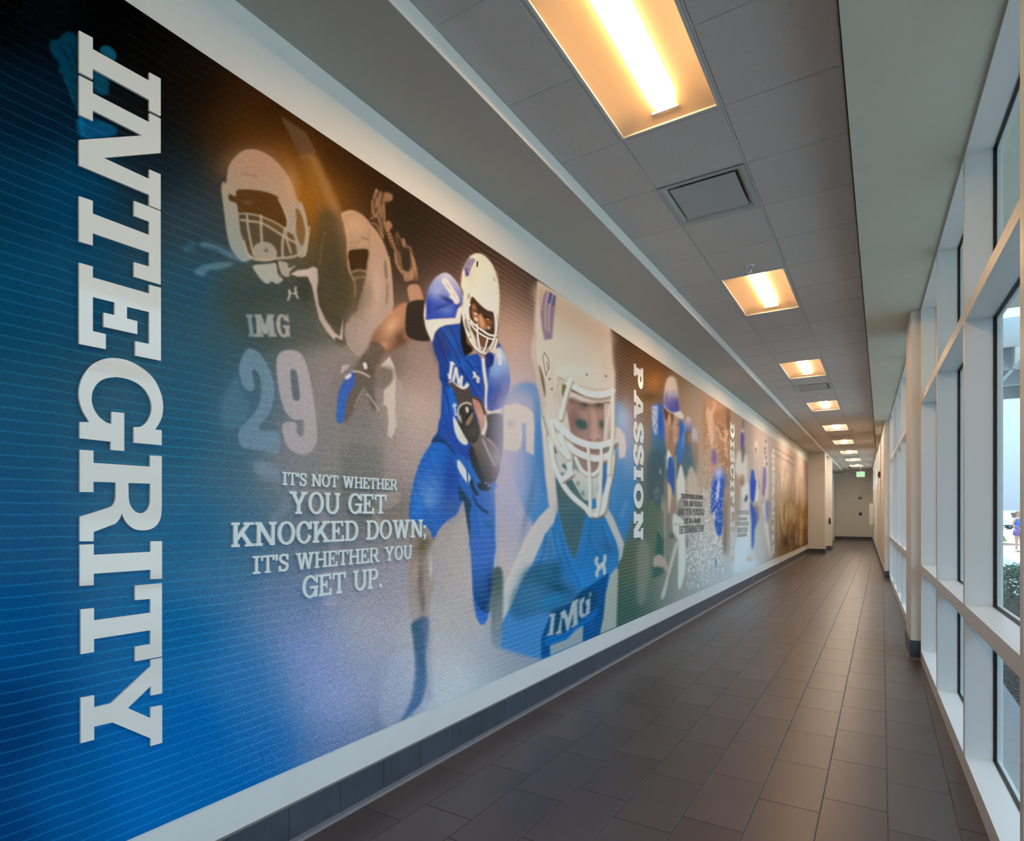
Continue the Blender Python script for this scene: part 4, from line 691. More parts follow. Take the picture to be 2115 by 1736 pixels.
def paint_far():
    # capped coach, team mates, bats
    Z(1280, 740, 7.89)
    G(480, 620, 160, 70, (84, 62, 32), .8); G(560, 380, 130, 130, (160, 106, 46), .6)
    P([(520, 780), (540, 740), (640, 760), (720, 760), (730, 1000), (740, 1400), (760, 1736), (560, 1736), (530, 1300), (525, 1000)], (60, 108, 190), .93, 1, False)
    P([(525, 780), (620, 770), (625, 1200), (580, 1260), (540, 1150), (525, 950)], (176, 190, 214), .9, .8, False); G(660, 1050, 40, 300, (30, 80, 184), .9); G(590, 1400, 36, 160, (70, 140, 206), .7)
    for q in ([(530, 900), (620, 1040)], [(620, 1020), (540, 1160)], [(540, 820), (600, 860)], [(560, 1100), (620, 1200)]): S(q, 1.1, (60, 86, 120), .8, .3)
    P([(560, 1260), (760, 1400), (960, 1350), (1180, 1480), (1200, 1900), (560, 1900)], (62, 98, 110), .8, 4)
    P([(960, 1000), (1060, 1100), (1100, 1300), (1080, 1500), (950, 1736), (930, 1400), (940, 1250)], (56, 110, 190), .9, 1.5)
    G(1000, 1200, 24, 120, (30, 84, 186), .8); G(1040, 1300, 30, 140, (104, 160, 214), .7, 10)
    # face
    P([(705, 820), (760, 860), (870, 900), (950, 950), (955, 1080), (970, 1250), (930, 1350), (910, 1500), (860, 1610), (810, 1560), (770, 1500), (740, 1380), (735, 1100), (715, 940)], (176, 142, 122), 1, .7, True, ((900, 1000), (780, 1450), (150, 120, 104)))
    P([(705, 790), (790, 880), (880, 920), (870, 1010), (835, 1120), (820, 960), (800, 900), (770, 1020), (740, 1000), (712, 900)], (82, 62, 50), .95, .7, False)
    P([(800, 900), (830, 930), (835, 1040), (815, 1110), (790, 1040)], (196, 156, 130), .95, .5); G(830, 1250, 26, 110, (120, 96, 84), .6); G(900, 1150, 36, 90, (198, 164, 140), .6); G(945, 1080, 10, 12, (70, 50, 44), .8); S([(930, 1260), (965, 1240)], 1.6, (130, 80, 70), .8, .3); G(905, 1320, 36, 50, (210, 180, 158), .6)
    P([(720, 760), (720, 600), (745, 420), (790, 320), (850, 298), (900, 340), (940, 480), (965, 700), (970, 860), (940, 900), (880, 890), (790, 860)], (206, 188, 178), 1, .7, True, ((850, 500), (850, 820), (82, 88, 170)))
    G(850, 400, 70, 100, (212, 194, 178), .8); G(760, 650, 20, 90, (90, 96, 170), .6); G(850, 730, 50, 90, (66, 74, 164), .5); G(920, 730, 26, 70, (74, 60, 130), .7); G(870, 560, 70, 40, (170, 168, 200), .6)
    S([(720, 770), (790, 850), (880, 890), (950, 890)], 1.8, (226, 214, 204), .95, .4)
    P([(880, 905), (980, 860), (1035, 920), (1040, 975), (990, 985), (930, 950)], (226, 214, 200), 1, .6)
    P([(780, 1480), (810, 1520), (870, 1640), (880, 1800), (760, 1800), (760, 1620)], (226, 226, 218), .97, .7, False); P([(800, 1660), (840, 1640), (870, 1736), (870, 2000), (790, 2000)], (52, 92, 176), .95, .8, False)
    # team mates
    P([(1060, 1130), (1080, 980), (1110, 945), (1150, 980), (1170, 1100), (1160, 1200), (1100, 1220)], (196, 188, 190), .95, .9, True, ((1110, 1000), (1110, 1200), (90, 104, 170)))
    P([(1060, 1210), (1160, 1220), (1180, 1400), (1120, 1736), (1080, 1500)], (110, 100, 86), .85, 1); P([(1120, 1230), (1170, 1260), (1160, 1450), (1120, 1400)], (158, 128, 110), .8, 1)
    P([(1170, 1240), (1200, 1130), (1240, 1150), (1270, 1300), (1250, 1400), (1190, 1380)], (190, 186, 200), .85, 1.2); P([(1180, 1380), (1260, 1370), (1280, 1600), (1220, 1800)], (140, 122, 110), .8, 1.5)
    S([(1140, 1380), (1110, 1736)], 5, (64, 110, 180), .7, 1)
    # arms raised + spray player
    SP = (176, 128, 98)
    P([(1370, 700), (1400, 690), (1440, 800), (1450, 1000), (1420, 1300), (1400, 1500), (1360, 1400), (1360, 1000)], (162, 116, 86), .7, 3)
    P([(1430, 740), (1480, 880), (1540, 740), (1560, 700), (1560, 800), (1520, 920), (1530, 1300), (1520, 1500), (1470, 1350), (1430, 1100), (1400, 900)], (214, 178, 148), .85, 1.2, False)
    P([(1380, 700), (1440, 670), (1460, 760), (1430, 800), (1390, 760)], (190, 140, 110), .8, 1); P([(1500, 760), (1520, 690), (1560, 700), (1570, 780), (1530, 860)], (196, 146, 112), .8, 1)
    Z(1440, 820, 8.135)
    P([(280, 290), (440, 200), (550, 240), (550, 900), (520, 1300), (440, 1400), (360, 900), (330, 500)], (140, 106, 78), .75, 3); G(380, 620, 60, 200, (168, 132, 106), .6); G(520, 400, 30, 200, (92, 70, 50), .7)
    P([(340, 520), (400, 440), (440, 560), (420, 700), (360, 660)], (98, 72, 54), .6, 1.5)
    for q in ([(470, 560), (480, 700), (490, 980)], [(520, 560), (460, 760)], [(350, 520), (390, 640), (430, 720)]): S(q, 4, (206, 178, 152), .75, 1)
    rs = np.random.RandomState(3)
    for k in range(360):
        x = rs.uniform(90, 520); y = rs.uniform(420, 1600); G(x, y, 4+rs.rand()*5, 6+rs.rand()*10, (222, 200, 178) if rs.rand() < .6 else (128, 98, 76), .6)
    P([(250, 920), (290, 880), (320, 960), (320, 1120), (280, 1150), (250, 1080)], (92, 80, 160), .8, 1.5)
    P([(240, 1130), (310, 1130), (320, 1300), (270, 1380), (245, 1250)], (176, 130, 116), .8, 1.5)
    P([(300, 1260), (360, 1190), (420, 1230), (480, 1350), (490, 1480), (430, 1560), (420, 1700), (260, 1700), (250, 1450)], (70, 108, 196), .9, 1.5); G(360, 1270, 60, 90, (196, 190, 216), .8); G(430, 1430, 40, 110, (40, 92, 200), .8)
    P([(340, 1400), (370, 1390), (350, 1700), (300, 1700)], (224, 220, 220), .8, 1)
    # batter in white with bat
    P([(700, 900), (760, 950), (840, 1000), (850, 1300), (830, 1700), (770, 1700), (700, 1400), (640, 1250), (650, 1050)], (206, 204, 198), .85, 1.5)
    P([(735, 640), (760, 580), (785, 640), (785, 760), (765, 900), (735, 850)], (76, 66, 160), .9, 1); S([(778, 390), (766, 540)], [2, 3], (88, 80, 74), .9, .4); P([(750, 880), (800, 820), (800, 950), (765, 1120), (745, 1000)], (104, 98, 92), .9, .8); G(760, 560, 20, 30, (200, 190, 190), .8)
    P([(705, 1380), (760, 1290), (800, 1390), (760, 1510), (715, 1450)], (158, 128, 116), .85, 1.2)
    # baseball pair in stripes
    P([(900, 1290), (940, 1220), (965, 1300), (985, 1500), (970, 1700), (900, 1700)], (40, 84, 180), .9, 1)
    P([(965, 780), (990, 730), (1015, 780), (1030, 1100), (1030, 1700), (960, 1700), (985, 1300), (970, 1000)], (204, 198, 192), .85, 1); S([(985, 860), (1000, 1000), (1010, 1300), (1050, 1550)], 2.4, (110, 98, 96), .6, .6)
    P([(1125, 720), (1145, 670), (1175, 720), (1190, 1000), (1200, 1400), (1180, 1700), (1090, 1700), (1110, 1200), (1130, 900)], (196, 192, 192), .85, 1); for_dots = [(1150, 740), (1140, 930), (1152, 1010), (1162, 1120), (1138, 860)]
    for x, y in for_dots: G(x, y, 10, 24, (70, 62, 66), .8)
    P([(1110, 1220), (1150, 1190), (1160, 1400), (1130, 1650), (1095, 1600)], (96, 86, 150), .8, 1)
    G(985, 880, 8, 30, (80, 74, 78), .7); S([(1265, 960), (1290, 1300), (1275, 1600)], 3, (222, 220, 216), .7, 1)
    for k in range(26):
        x = rs.uniform(1300, 1800); y = rs.uniform(1150, 1500); S([(x, y), (x+rs.uniform(-8, 8), y+rs.uniform(60, 240))], 1+rs.rand()*1.6, (222, 220, 216) if rs.rand() < .6 else (170, 160, 150), .5, .6)
    P([(1800, 1100), (1860, 1110), (1870, 1700), (1830, 1700)], (146, 130, 140), .7, 1)
    # two rows of tiny printed words
    for j in range(2):
        for k in range(24):
            x = 1310+k*14.4; y = 850+j*105+(k*14.4)*.60; S([(x, y-14), (x, y+18)], .9, (130, 120, 112), .75, .2, False)
    Z(1440, 1000, 7.892)
    # belt of water spray, blue suit
    for k in range(1500):
        x = rs.uniform(-150, 420); y = rs.uniform(60, 1650)
        if y > 1450-(x+150)*.1: continue
        G(x, y, 3+rs.rand()*6, 5+rs.rand()*12, [(226, 232, 230), (240, 244, 242), (126, 132, 130)][int(rs.rand()*2.6)], .55)
    P([(300, -60), (430, -60), (425, 300), (420, 620), (400, 800), (350, 840), (300, 740), (290, 560), (320, 380), (240, 500), (225, 300), (250, 60)], (34, 76, 176), .92, 1.2)
    for k in range(90): G(rs.uniform(240, 420), rs.uniform(0, 760), 3+rs.rand()*4, 6+rs.rand()*12, (206, 214, 226), .7)
    P([(340, -60), (370, -60), (350, 200), (300, 300), (320, 100)], (216, 216, 222), .8, 1.2); G(300, 1270, 14, 80, (60, 104, 170), .7); G(428, 1450, 10, 70, (160, 190, 220), .8)
    # red-brown woodgrain behind the vertical word
    P([(430, -60), (540, -60), (540, 1050), (430, 1040)], (132, 112, 92), .45, 3); P([(600, -60), (720, -60), (640, 560), (600, 1000)], (150, 128, 112), .45, 3)
    P([(440, 420), (470, 300), (470, 1000), (430, 1100)], (84, 72, 56), .6, 2)
    # batter's trousers / dust cloud
    P([(730, 60), (860, 0), (850, 300), (860, 1000), (620, 1440), (640, 900), (710, 400)], (204, 208, 206), .75, 2); P([(640, 880), (860, 880), (900, 1100), (1000, 1300), (820, 1420), (600, 1440)], (190, 210, 216), .75, 5)
    P([(870, -60), (960, -60), (940, 180), (915, 300), (875, 240)], (36, 72, 172), .93, .8); P([(870, 290), (900, 330), (960, 420), (1000, 560), (940, 740), (930, 960), (890, 1050), (885, 600), (868, 450)], (38, 80, 176), .93, 1); G(960, 400, 30, 60, (150, 116, 96), .8, -30); P([(960, 300), (1010, 400), (1000, 600), (960, 700), (950, 500)], (128, 118, 112), .7, 1.5)
    P([(770, 250), (815, 160), (820, 240), (790, 290)], (60, 58, 62), .9, .8); P([(820, 1200), (875, 1180), (870, 1250), (835, 1250)], (196, 142, 116), .8, 1.5); P([(700, -60), (760, -60), (740, 40)], (130, 100, 92), .8, 1.5)
    P([(1070, 300), (1110, 330), (1150, 640), (1210, 1180), (1180, 1150), (1130, 900), (1100, 700)], (208, 208, 204), .8, 1.2); P([(1120, 280), (1180, 300), (1160, 560), (1120, 640), (1110, 480)], (92, 110, 176), .7, 1.5); S([(1060, 120), (1085, 200), (1070, 300)], 2, (100, 90, 90), .7, .6)
    P([(960, 700), (1060, 560), (1150, 900), (1180, 1180), (900, 1250)], (180, 178, 174), .4, 4)
    # dark forest floor with falling streaks
    P([(1340, 400), (1500, 300), (1820, 320), (1820, 1000), (1500, 1130), (1300, 1200), (1320, 800)], (112, 90, 34), .5, 6); G(1480, 920, 130, 100, (66, 50, 52), .8); G(1740, 900, 50, 200, (96, 70, 60), .6)
    for k in range(70):
        x = rs.uniform(1320, 1800); y = rs.uniform(200, 900); S([(x, y), (x+rs.uniform(-6, 6), y+rs.uniform(60, 260))], .8+rs.rand()*1.8, (190, 176, 160), .3+.3*rs.rand(), .6)
    P([(1370, 310), (1390, 330), (1395, 600), (1375, 640), (1365, 450)], (196, 184, 170), .8, 1); P([(1450, 340), (1470, 330), (1470, 600), (1450, 640)], (196, 184, 170), .75, 1); P([(1510, 300), (1560, 330), (1550, 500), (1500, 600), (1490, 420)], (186, 174, 160), .6, 1.4); P([(1620, -60), (1642, -60), (1640, 330), (1620, 330)], (198, 190, 178), .8, .8); S([(1692, 480), (1685, 960)], 2.6, (186, 160, 96), .8, 1); P([(1700, 0), (1780, 0), (1760, 300), (1710, 460), (1690, 300)], (172, 162, 150), .7, 1.5)
    # baseball trousers, fence and grey uniform right of the far word
    Z(1280, 940, 5.785)
    P([(640, 700), (740, 760), (780, 820), (785, 1040), (780, 1400), (700, 1600), (700, 1060), (650, 960), (630, 860)], (206, 216, 210), .9, 1.2); S([(636, 826), (760, 824)], 1.2, (120, 126, 120), .8, .4)
    P([(684, 300), (730, 110), (775, 300), (775, 460), (700, 540), (690, 640), (680, 420)], (216, 220, 212), .93, .8); P([(810, 240), (860, 130), (920, 300), (920, 480), (820, 480)], (190, 180, 164), .85, 1.2)
    P([(405, 430), (455, 360), (480, 440), (440, 570), (420, 520)], (196, 190, 178), .9, .8, False); S([(430, 490), (470, 440)], 2.2, (70, 84, 82), .9, .4); P([(490, 460), (520, 470), (520, 690), (490, 600)], (190, 186, 178), .85, .8, False)
    P([(540, 0), (560, 0), (540, 480), (560, 640), (545, 1300), (525, 1300), (528, 600)], (156, 150, 132), .8, .8, False); P([(655, 0), (680, 0), (672, 480), (655, 480)], (168, 158, 136), .8, .7, False)
    P([(580, 40), (640, 60), (655, 420), (645, 480), (610, 380), (575, 260)], (46, 88, 170), .93, .8); P([(575, 350), (610, 380), (620, 480), (600, 660), (580, 680)], (208, 190, 168), .9, .8); P([(610, 600), (650, 480), (660, 600), (620, 760), (580, 920), (600, 760)], (160, 130, 112), .85, 1.2)
    P([(340, 0), (530, 0), (530, 480), (470, 660), (420, 620), (370, 520), (330, 640)], (58, 84, 100), .7, 3); P([(330, 560), (470, 640), (440, 1000), (400, 1350), (340, 1500), (350, 1000)], (86, 110, 84), .6, 3)
    P([(455, 880), (520, 980), (520, 1200), (470, 1180), (420, 1240), (440, 1000)], (36, 84, 78), .8, 1.5); S([(460, 880), (512, 975)], 1.2, (210, 214, 206), .8, .4)
    P([(410, 1220), (480, 1190), (550, 1260), (575, 1330), (560, 1400), (520, 1340), (450, 1340), (405, 1330)], (172, 160, 148), .9, 1); P([(400, 1340), (500, 1340), (520, 1400), (400, 1470)], (40, 84, 80), .75, 1.5)
    P([(665, 1050), (705, 1040), (650, 1240), (590, 1450), (540, 1680), (490, 1700), (560, 1450), (620, 1200)], (196, 194, 184), .85, 1.2); G(620, 960, 30, 30, (80, 76, 66), .7)
    P([(220, 1060), (350, 1060), (350, 1400), (300, 1736), (210, 1736)], (140, 142, 132), .5, 3)
    S([(485, 170), (488, 225)], 2, (226, 226, 220), .9, .4)
    P([(800, 960), (830, 1070), (800, 1100), (785, 1000)], (100, 104, 104), .7, 1)
    for k in range(500):
        x = rs.uniform(790, 1157); y = rs.uniform(900, 1600)
        if y > 1680-(x-700)*.4: continue
        G(x, y, 3+rs.rand()*5, 5+rs.rand()*9, [(232, 238, 238), (150, 160, 162)][int(rs.rand()*1.7)], .5)
    # printed words of the third quotation
    Z(1440, 1000, 7.892)
    for j, (y0, y1, x0, x1) in enumerate(((430, 490, 655, 838), (545, 585, 665, 808), (612, 672, 650, 832), (0, 0, 0, 0), (815, 860, 662, 804))):
        if y1 == 0: continue
        n = 15
        for k in range(n):
            x = x0+(x1-x0)*k/(n-1); dy = (k/(n-1))*(-14 if j > 3 else 0); S([(x, y0+dy), (x, y1+dy)], 1.0, (104, 104, 100), .75, .2, False)
    for k, ch in enumerate('ACCOMPLISH'):
        x = 655+k*16.6; GT(ch, [(x, 800-k*2.2), (x+15, 798-k*2.2), (x+15, 702), (x, 704)], (96, 98, 96), .85, .2, s=.3)
# ---------------------------------------------------------------- measures (metres)
XL = -2.38; XF = -1.819; ZS = 3.796; ZC = 3.90; YE = 38.5; YB = -4.0; YM = 25.05
XG = (-1.819, -1.383, -.772, -.168); ZR = 3.725
TA = math.radians(1.312)
def WL(w, l, z):      # window wall frame: w outward from its inner face, l along it
    return (.5225*math.cos(TA)-math.sin(TA)*l+math.cos(TA)*w, .5225*math.sin(TA)+math.cos(TA)*l+math.sin(TA)*w, z)
M = {}
M['wall'] = mat('wall_paint', (.80, .775, .72), .55, .3, noise=.02, nscale=3, bump=.04, bscale=220)
M['grey'] = mat('soffit_paint', (.46, .44, .39), .6, .3, noise=.02, nscale=3, bump=.03, bscale=220)
M['soffit'] = mat('right_soffit_paint', (.58, .57, .46), .6, .3, noise=.02, bump=.03, bscale=200)
M['tile_c'] = mat('ceiling_tile', (.60, .55, .51), .9, .2, noise=.05, nscale=90, bump=.35, bscale=260, objvar=.02)
M['tee'] = mat('tee_metal', (.62, .60, .56), .45, .5)
M['floor'] = mat('floor_tile', (.078, .061, .061), .34, .5, noise=.16, nscale=3.2, bump=.05, bscale=25, stretch=(1, .35, 1), objvar=.10)
M['grout'] = mat('grout', (.30, .285, .28), .8, .2, noise=.1, nscale=20)
M['base'] = mat('base_tile', (.060, .072, .088), .42, .5, noise=.2, nscale=9, bump=.04, bscale=50, objvar=.06)
M['basetrim'] = mat('base_edge', (.16, .15, .16), .35, .5)
M['frame'] = mat('window_frame_paint', (.74, .735, .70), .38, .5, noise=.015, nscale=5)
M['gasket'] = mat('black_gasket', (.006, .006, .008), .5)
M['dark'] = mat('black_plastic', (.02, .02, .022), .45)
M['white'] = mat('white_enamel', (.78, .78, .75), .35, .5, noise=.02)
M['chrome'] = mat('chrome', (.75, .74, .72), .2, .5, metal=1)
M['door'] = mat('grey_door', (.36, .36, .36), .45, .4, noise=.03)
g = bpy.data.materials.new('window_glass'); g.use_nodes = True; t = g.node_tree; t.nodes.clear()
go = t.nodes.new('ShaderNodeOutputMaterial'); gm = t.nodes.new('ShaderNodeMixShader'); gt = t.nodes.new('ShaderNodeBsdfTransparent'); gg = t.nodes.new('ShaderNodeBsdfGlossy'); gf = t.nodes.new('ShaderNodeFresnel')
gt.inputs[0].default_value = (.95, .975, .975, 1); gg.inputs['Roughness'].default_value = .02; gf.inputs[0].default_value = 1.45
gk_ = t.nodes.new('ShaderNodeMath'); gk_.operation = 'MULTIPLY'; gk_.inputs[1].default_value = .16
t.links.new(gf.outputs[0], gk_.inputs[0]); t.links.new(gk_.outputs[0], gm.inputs[0]); t.links.new(gt.outputs[0], gm.inputs[1]); t.links.new(gg.outputs[0], gm.inputs[2]); t.links.new(gm.outputs[0], go.inputs[0]); M['glass'] = g

# ---------------------------------------------------------------- floor
fl = MB().box(-2.6, YB-.2, -.16, .95, YE+.2, -.006).build('floor', M['grout']); tag(fl, kind='structure', label='dark brown-grey rectangular floor tiles with thin pale grout running down the corridor')
tw, tl, gp = .3015, .61, .0035
x_lines = [.326-.3015*k for k in range(-3, 10)]
cells = []
for k, x1 in enumerate(x_lines):
    x0 = x1-tw
    y0 = .02 if k % 2 == 0 else .435
    if k == 0: pass
    n0 = int((YB-y0)//tl); n1 = int((YE-y0)//tl)+1
    for j in range(n0, n1):
        a, b = y0+j*tl, y0+(j+1)*tl
        a, b = max(a, YB), min(b, YE)
        xa, xb = max(x0, -2.40), x1
        if b-a < .03 or xb-xa < .03: continue
        # window wall slants: clip the last columns
        xm = WL(.03, (a+b)/2, 0)[0]
        if xa > xm-.01: continue
        xb = min(xb, xm)
        cells.append((xa, a, xb, b))
def vis(c):
    x, y = (c[0]+c[2])/2, (c[1]+c[3])/2; d = -x*ST+y*CT
    if d < .3: return -1
    u, v = proj(x, y, 0)
    return 1/d if -150 < u < 2250 and v < 1900 else -1
cells.sort(key=lambda c: -vis(c))
shared = MB().box(-tw/2+gp/2, -tl/2+gp/2, -.010, tw/2-gp/2, tl/2-gp/2, 0, .0018).mesh('tile', M['floor'])
rest = MB(); cnt = 0
for c in cells:
    full = abs(c[2]-c[0]-tw) < .002 and abs(c[3]-c[1]-tl) < .002
    if cnt < 298 and vis(c) > 0:
        cnt += 1
        if full: link('tile', shared, fl, ((c[0]+c[2])/2, (c[1]+c[3])/2, 0))
        else: MB().box(c[0]+gp/2, c[1]+gp/2, -.010, c[2]-gp/2, c[3]-gp/2, 0, .0018).build('tile', M['floor'], fl)
    else: rest.box(c[0]+gp/2, c[1]+gp/2, -.010, c[2]-gp/2, c[3]-gp/2, 0, .0018)
tag(rest.build('distant_tile', M['floor'], fl), kind='stuff')

# ---------------------------------------------------------------- walls
wl = MB().box(XL-.2, YB-.2, -.1, XL, YE+.2, 4.2).build('wall_left', M['wall']); tag(wl, kind='structure')
wb = MB().box(XL-.2, YB-.2, -.1, 1.2, YB, 4.2).build('wall_back', M['wall']); tag(wb, kind='structure')
we = MB().box(XL-.2, YE, -.1, .6, YE+.2, 4.2).build('wall_end', M['wall']); tag(we, kind='structure')
# piers at the end of the mural
p1 = MB().box(XL, YM, 0, XF, 25.68, ZS).build('wall_pier_near', M['wall']); tag(p1, kind='structure', label='projecting wall pier closing the mural wall')
p2 = MB().box(XL, 27.4, 0, XF+.07, 27.95, ZS).build('wall_pier_far', M['wall']); tag(p2, kind='structure', label='second projecting wall pier beyond the mural')
p3 = MB().box(XL, YE-.9, 0, XL+.13, YE, ZC).build('wall_corner', M['wall']); tag(p3, kind='structure')
# right wall beyond the second glazed bank
def rwall(name, l0, l1, z0, z1, w0=-.09, w1=.26, m='wall'):
    return tag(MB().box(w0, l0, z0, w1, l1, z1).xf(WL).build(name, M[m]), kind='structure')
# right wall pieces round the high window (l 26..36)
rwall('wall_right', 16.43, 26, 0, ZR+.5); rwall('wall_right', 26, 36, 0, 2.62); rwall('wall_right', 26, 36, 3.66, ZR+.5); rwall('wall_right', 36, YE+.3, 0, ZR+.5)
rwall('column_near', 7.64, 8.5, 0, ZR+.3, -.083, .26)['label'] = 'square white column between the two glazed banks'
rwall('wall_header', YB-.2, 16.43, 3.735, ZC+.4, 0, .26)
# ---------------------------------------------------------------- ceiling
ce = MB().box(XF, YB-.2, ZC+.13, .9, YE+.2, ZC+.3).build('ceiling', M['grey']); tag(ce, kind='structure', label='suspended ceiling of pale grey square tiles in a metal grid')
bk = MB().box(XL, YB-.1, ZS, XF, YE, ZC+.33).build('ceiling_bulkhead', M['grey']); tag(bk, kind='structure', label='grey bulkhead dropped along the mural wall')
bl = MB().box(XF, YB-.1, ZS, XF+.004, YE, ZC+.003); tag(bl.build('trim_1', M['wall']), kind='structure', label='pale fascia edge of the bulkhead')
br = MB().add([(XG[3]+.013, YB-.1, ZR), (.95, YB-.1, ZR), (.95, YE, ZR), (XG[3]+.013, YE, ZR), (XG[3]+.013, YB-.1, ZC+.02), (.95, YB-.1, ZC+.02), (.95, YE, ZC+.02), (XG[3]+.013, YE, ZC+.02)],
              [(3, 2, 1, 0), (4, 5, 6, 7), (0, 1, 5, 4), (1, 2, 6, 5), (2, 3, 7, 6), (3, 0, 4, 7)]).build('ceiling_soffit', M['soffit']); tag(br, kind='structure', label='smooth grey-green soffit above the windows')
RY0, RP = 3.50, .652
def row(k): return RY0+RP*(k-1)
LIGHTS = [-7, -1, 5, 11, 17, 23, 29, 35, 41, 47]
VENTS = [2, 14, 27, 39]
occ = set()
for k in LIGHTS: occ.add(k); occ.add(k+1)
for k in VENTS: occ.add(k)
r0 = int((YB-RY0)/RP)-0; r1 = int((YE-RY0)/RP)+1
tmesh = {}
for ci in range(3):
    xa, xb = XG[ci], XG[ci+1]
    w = (xb-xa)/2-.006; l = RP/2-.006
    b = MB(); e = .007; q = .006
    # tegular tile: face drops slightly below the grid flange
    tmesh[ci] = b.add([(-w, -l, .012), (w, -l, .012), (w, l, .012), (-w, l, .012), (-w, -l, .0), (w, -l, .0), (w, l, 0), (-w, l, 0), (-w+q, -l+q, -e), (w-q, -l+q, -e), (w-q, l-q, -e), (-w+q, l-q, -e)],
                      [(0, 1, 2, 3)]+[(i, (i+1) % 4, 4+(i+1) % 4, 4+i) for i in range(4)]+[(4+i, 4+(i+1) % 4, 8+(i+1) % 4, 8+i) for i in range(4)]+[(8, 9, 10, 11)]).mesh('ceiling_tile', M['tile_c'])
    for k in range(r0, r1+1):
        if ci == 1 and k in occ: continue
        y = row(k)+RP/2
        if y-RP/2 < YB-.3 or y+RP/2 > YE+.2: continue
        link('ceiling_tile', tmesh[ci], ce, ((xa+xb)/2, y, ZC))
for i, x in enumerate(XG[:3]):
    xx = x+(.012 if i == 0 else 0)
    MB().box(xx-.012, YB, ZC-.001, xx+.012, YE, ZC+.002).add([(xx-.004, YB, ZC-.006), (xx+.004, YB, ZC-.006), (xx+.004, YE, ZC-.006), (xx-.004, YE, ZC-.006), (xx-.004, YB, ZC), (xx+.004, YB, ZC), (xx+.004, YE, ZC), (xx-.004, YE, ZC)], [(0, 1, 2, 3), (0, 1, 5, 4), (1, 2, 6, 5), (2, 3, 7, 6), (3, 0, 4, 7)]).build('main_tee', M['tee'], ce)
for ci in range(3):
    cm = MB().box(XG[ci]+.012, -.012, -.001, XG[ci+1]-.012, .012, .002).mesh('cross_tee', M['tee'])
    for k in range(r0, r1+2):
        if ci == 1 and (k-1) in [L for L in LIGHTS]: continue
        if YB < row(k) < YE: link('cross_tee', cm, ce, (0, row(k), ZC))
# ---------------------------------------------------------------- baseboards
def base_run(name, pts_fn, l0, l1, pitch, first, zt=.188, th=.012, rev=1, label=None):
    """pts_fn(w,l,z) world; tiles proud of the wall by th, dark edge trims"""
    root = MB().box(0, l0, 0, th*.55*rev, l1, zt-.004).xf(pts_fn).build(name, M['grout']); tag(root, kind='structure', label=label)
    l = first
    while l > l0: l -= pitch
    while l < l1:
        a, b = max(l, l0)+.0015, min(l+pitch, l1)-.0015
        if b-a > .02: MB().box(0, a, .030, th*rev, b, zt).xf(pts_fn).build('base_tile', M['base'], root)
        l += pitch
    MB().add([(0, l0, .03), (th*1.3*rev, l0, .03), (th*1.5*rev, l0, .012), (th*2.2*rev, l0, 0), (0, l0, 0), (0, l1, .03), (th*1.3*rev, l1, .03), (th*1.5*rev, l1, .012), (th*2.2*rev, l1, 0), (0, l1, 0)],
             [(0, 1, 2, 3, 4), (9, 8, 7, 6, 5), (0, 5, 6, 1), (1, 6, 7, 2), (2, 7, 8, 3), (3, 8, 9, 4)]).xf(pts_fn).build('cove_strip', M['basetrim'], root)
    MB().box(0, l0, zt, th*1.25*rev, l1, zt+.005).xf(pts_fn).build('cap_strip', M['basetrim'], root)
    return root
base_run('baseboard_left', lambda w, l, z: (XL+w, l, z), YB, YM, .3125, 1.806, label='dark slate tile base below the mural')
base_run('baseboard_pier_near', lambda w, l, z: (l, YM-w, z), XL+.02, XF+.012, .3125, XL)
base_run('baseboard_pier_near_side', lambda w, l, z: (XF+w, l, z), YM-.012, 25.68, .3125, YM)
base_run('baseboard_pier_far', lambda w, l, z: (l, 27.4-w, z), XL+.02, XF+.082, .3125, XL)
base_run('baseboard_pier_far_side', lambda w, l, z: (XF+.07+w, l, z), 27.39, 27.95, .3125, 27.4)
base_run('baseboard_recess', lambda w, l, z: (XL+w, l, z), 27.95, YE-.9, .3125, 28)
base_run('baseboard_corner', lambda w, l, z: (XL+.13+w, l, z), YE-.9, YE, .3125, YE-.9)
base_run('baseboard_end', lambda w, l, z: (l, YE-w, z), XL+.13, -.3, .3125, XL)
base_run('baseboard_column_face', lambda w, l, z: WL(l, 7.64-w, z), -.095, .0, .3125, -.3, .20)
base_run('baseboard_column_side', lambda w, l, z: WL(-.083-w, l, z), 7.628, 8.5, .3125, 7.628, .20)
base_run('baseboard_right', lambda w, l, z: WL(-.09-w, l, z), 16.42, YE, .3125, 16.43)
base_run('baseboard_right_return', lambda w, l, z: WL(l, 16.43-w, z), -.10, .0, .3125, -.3)
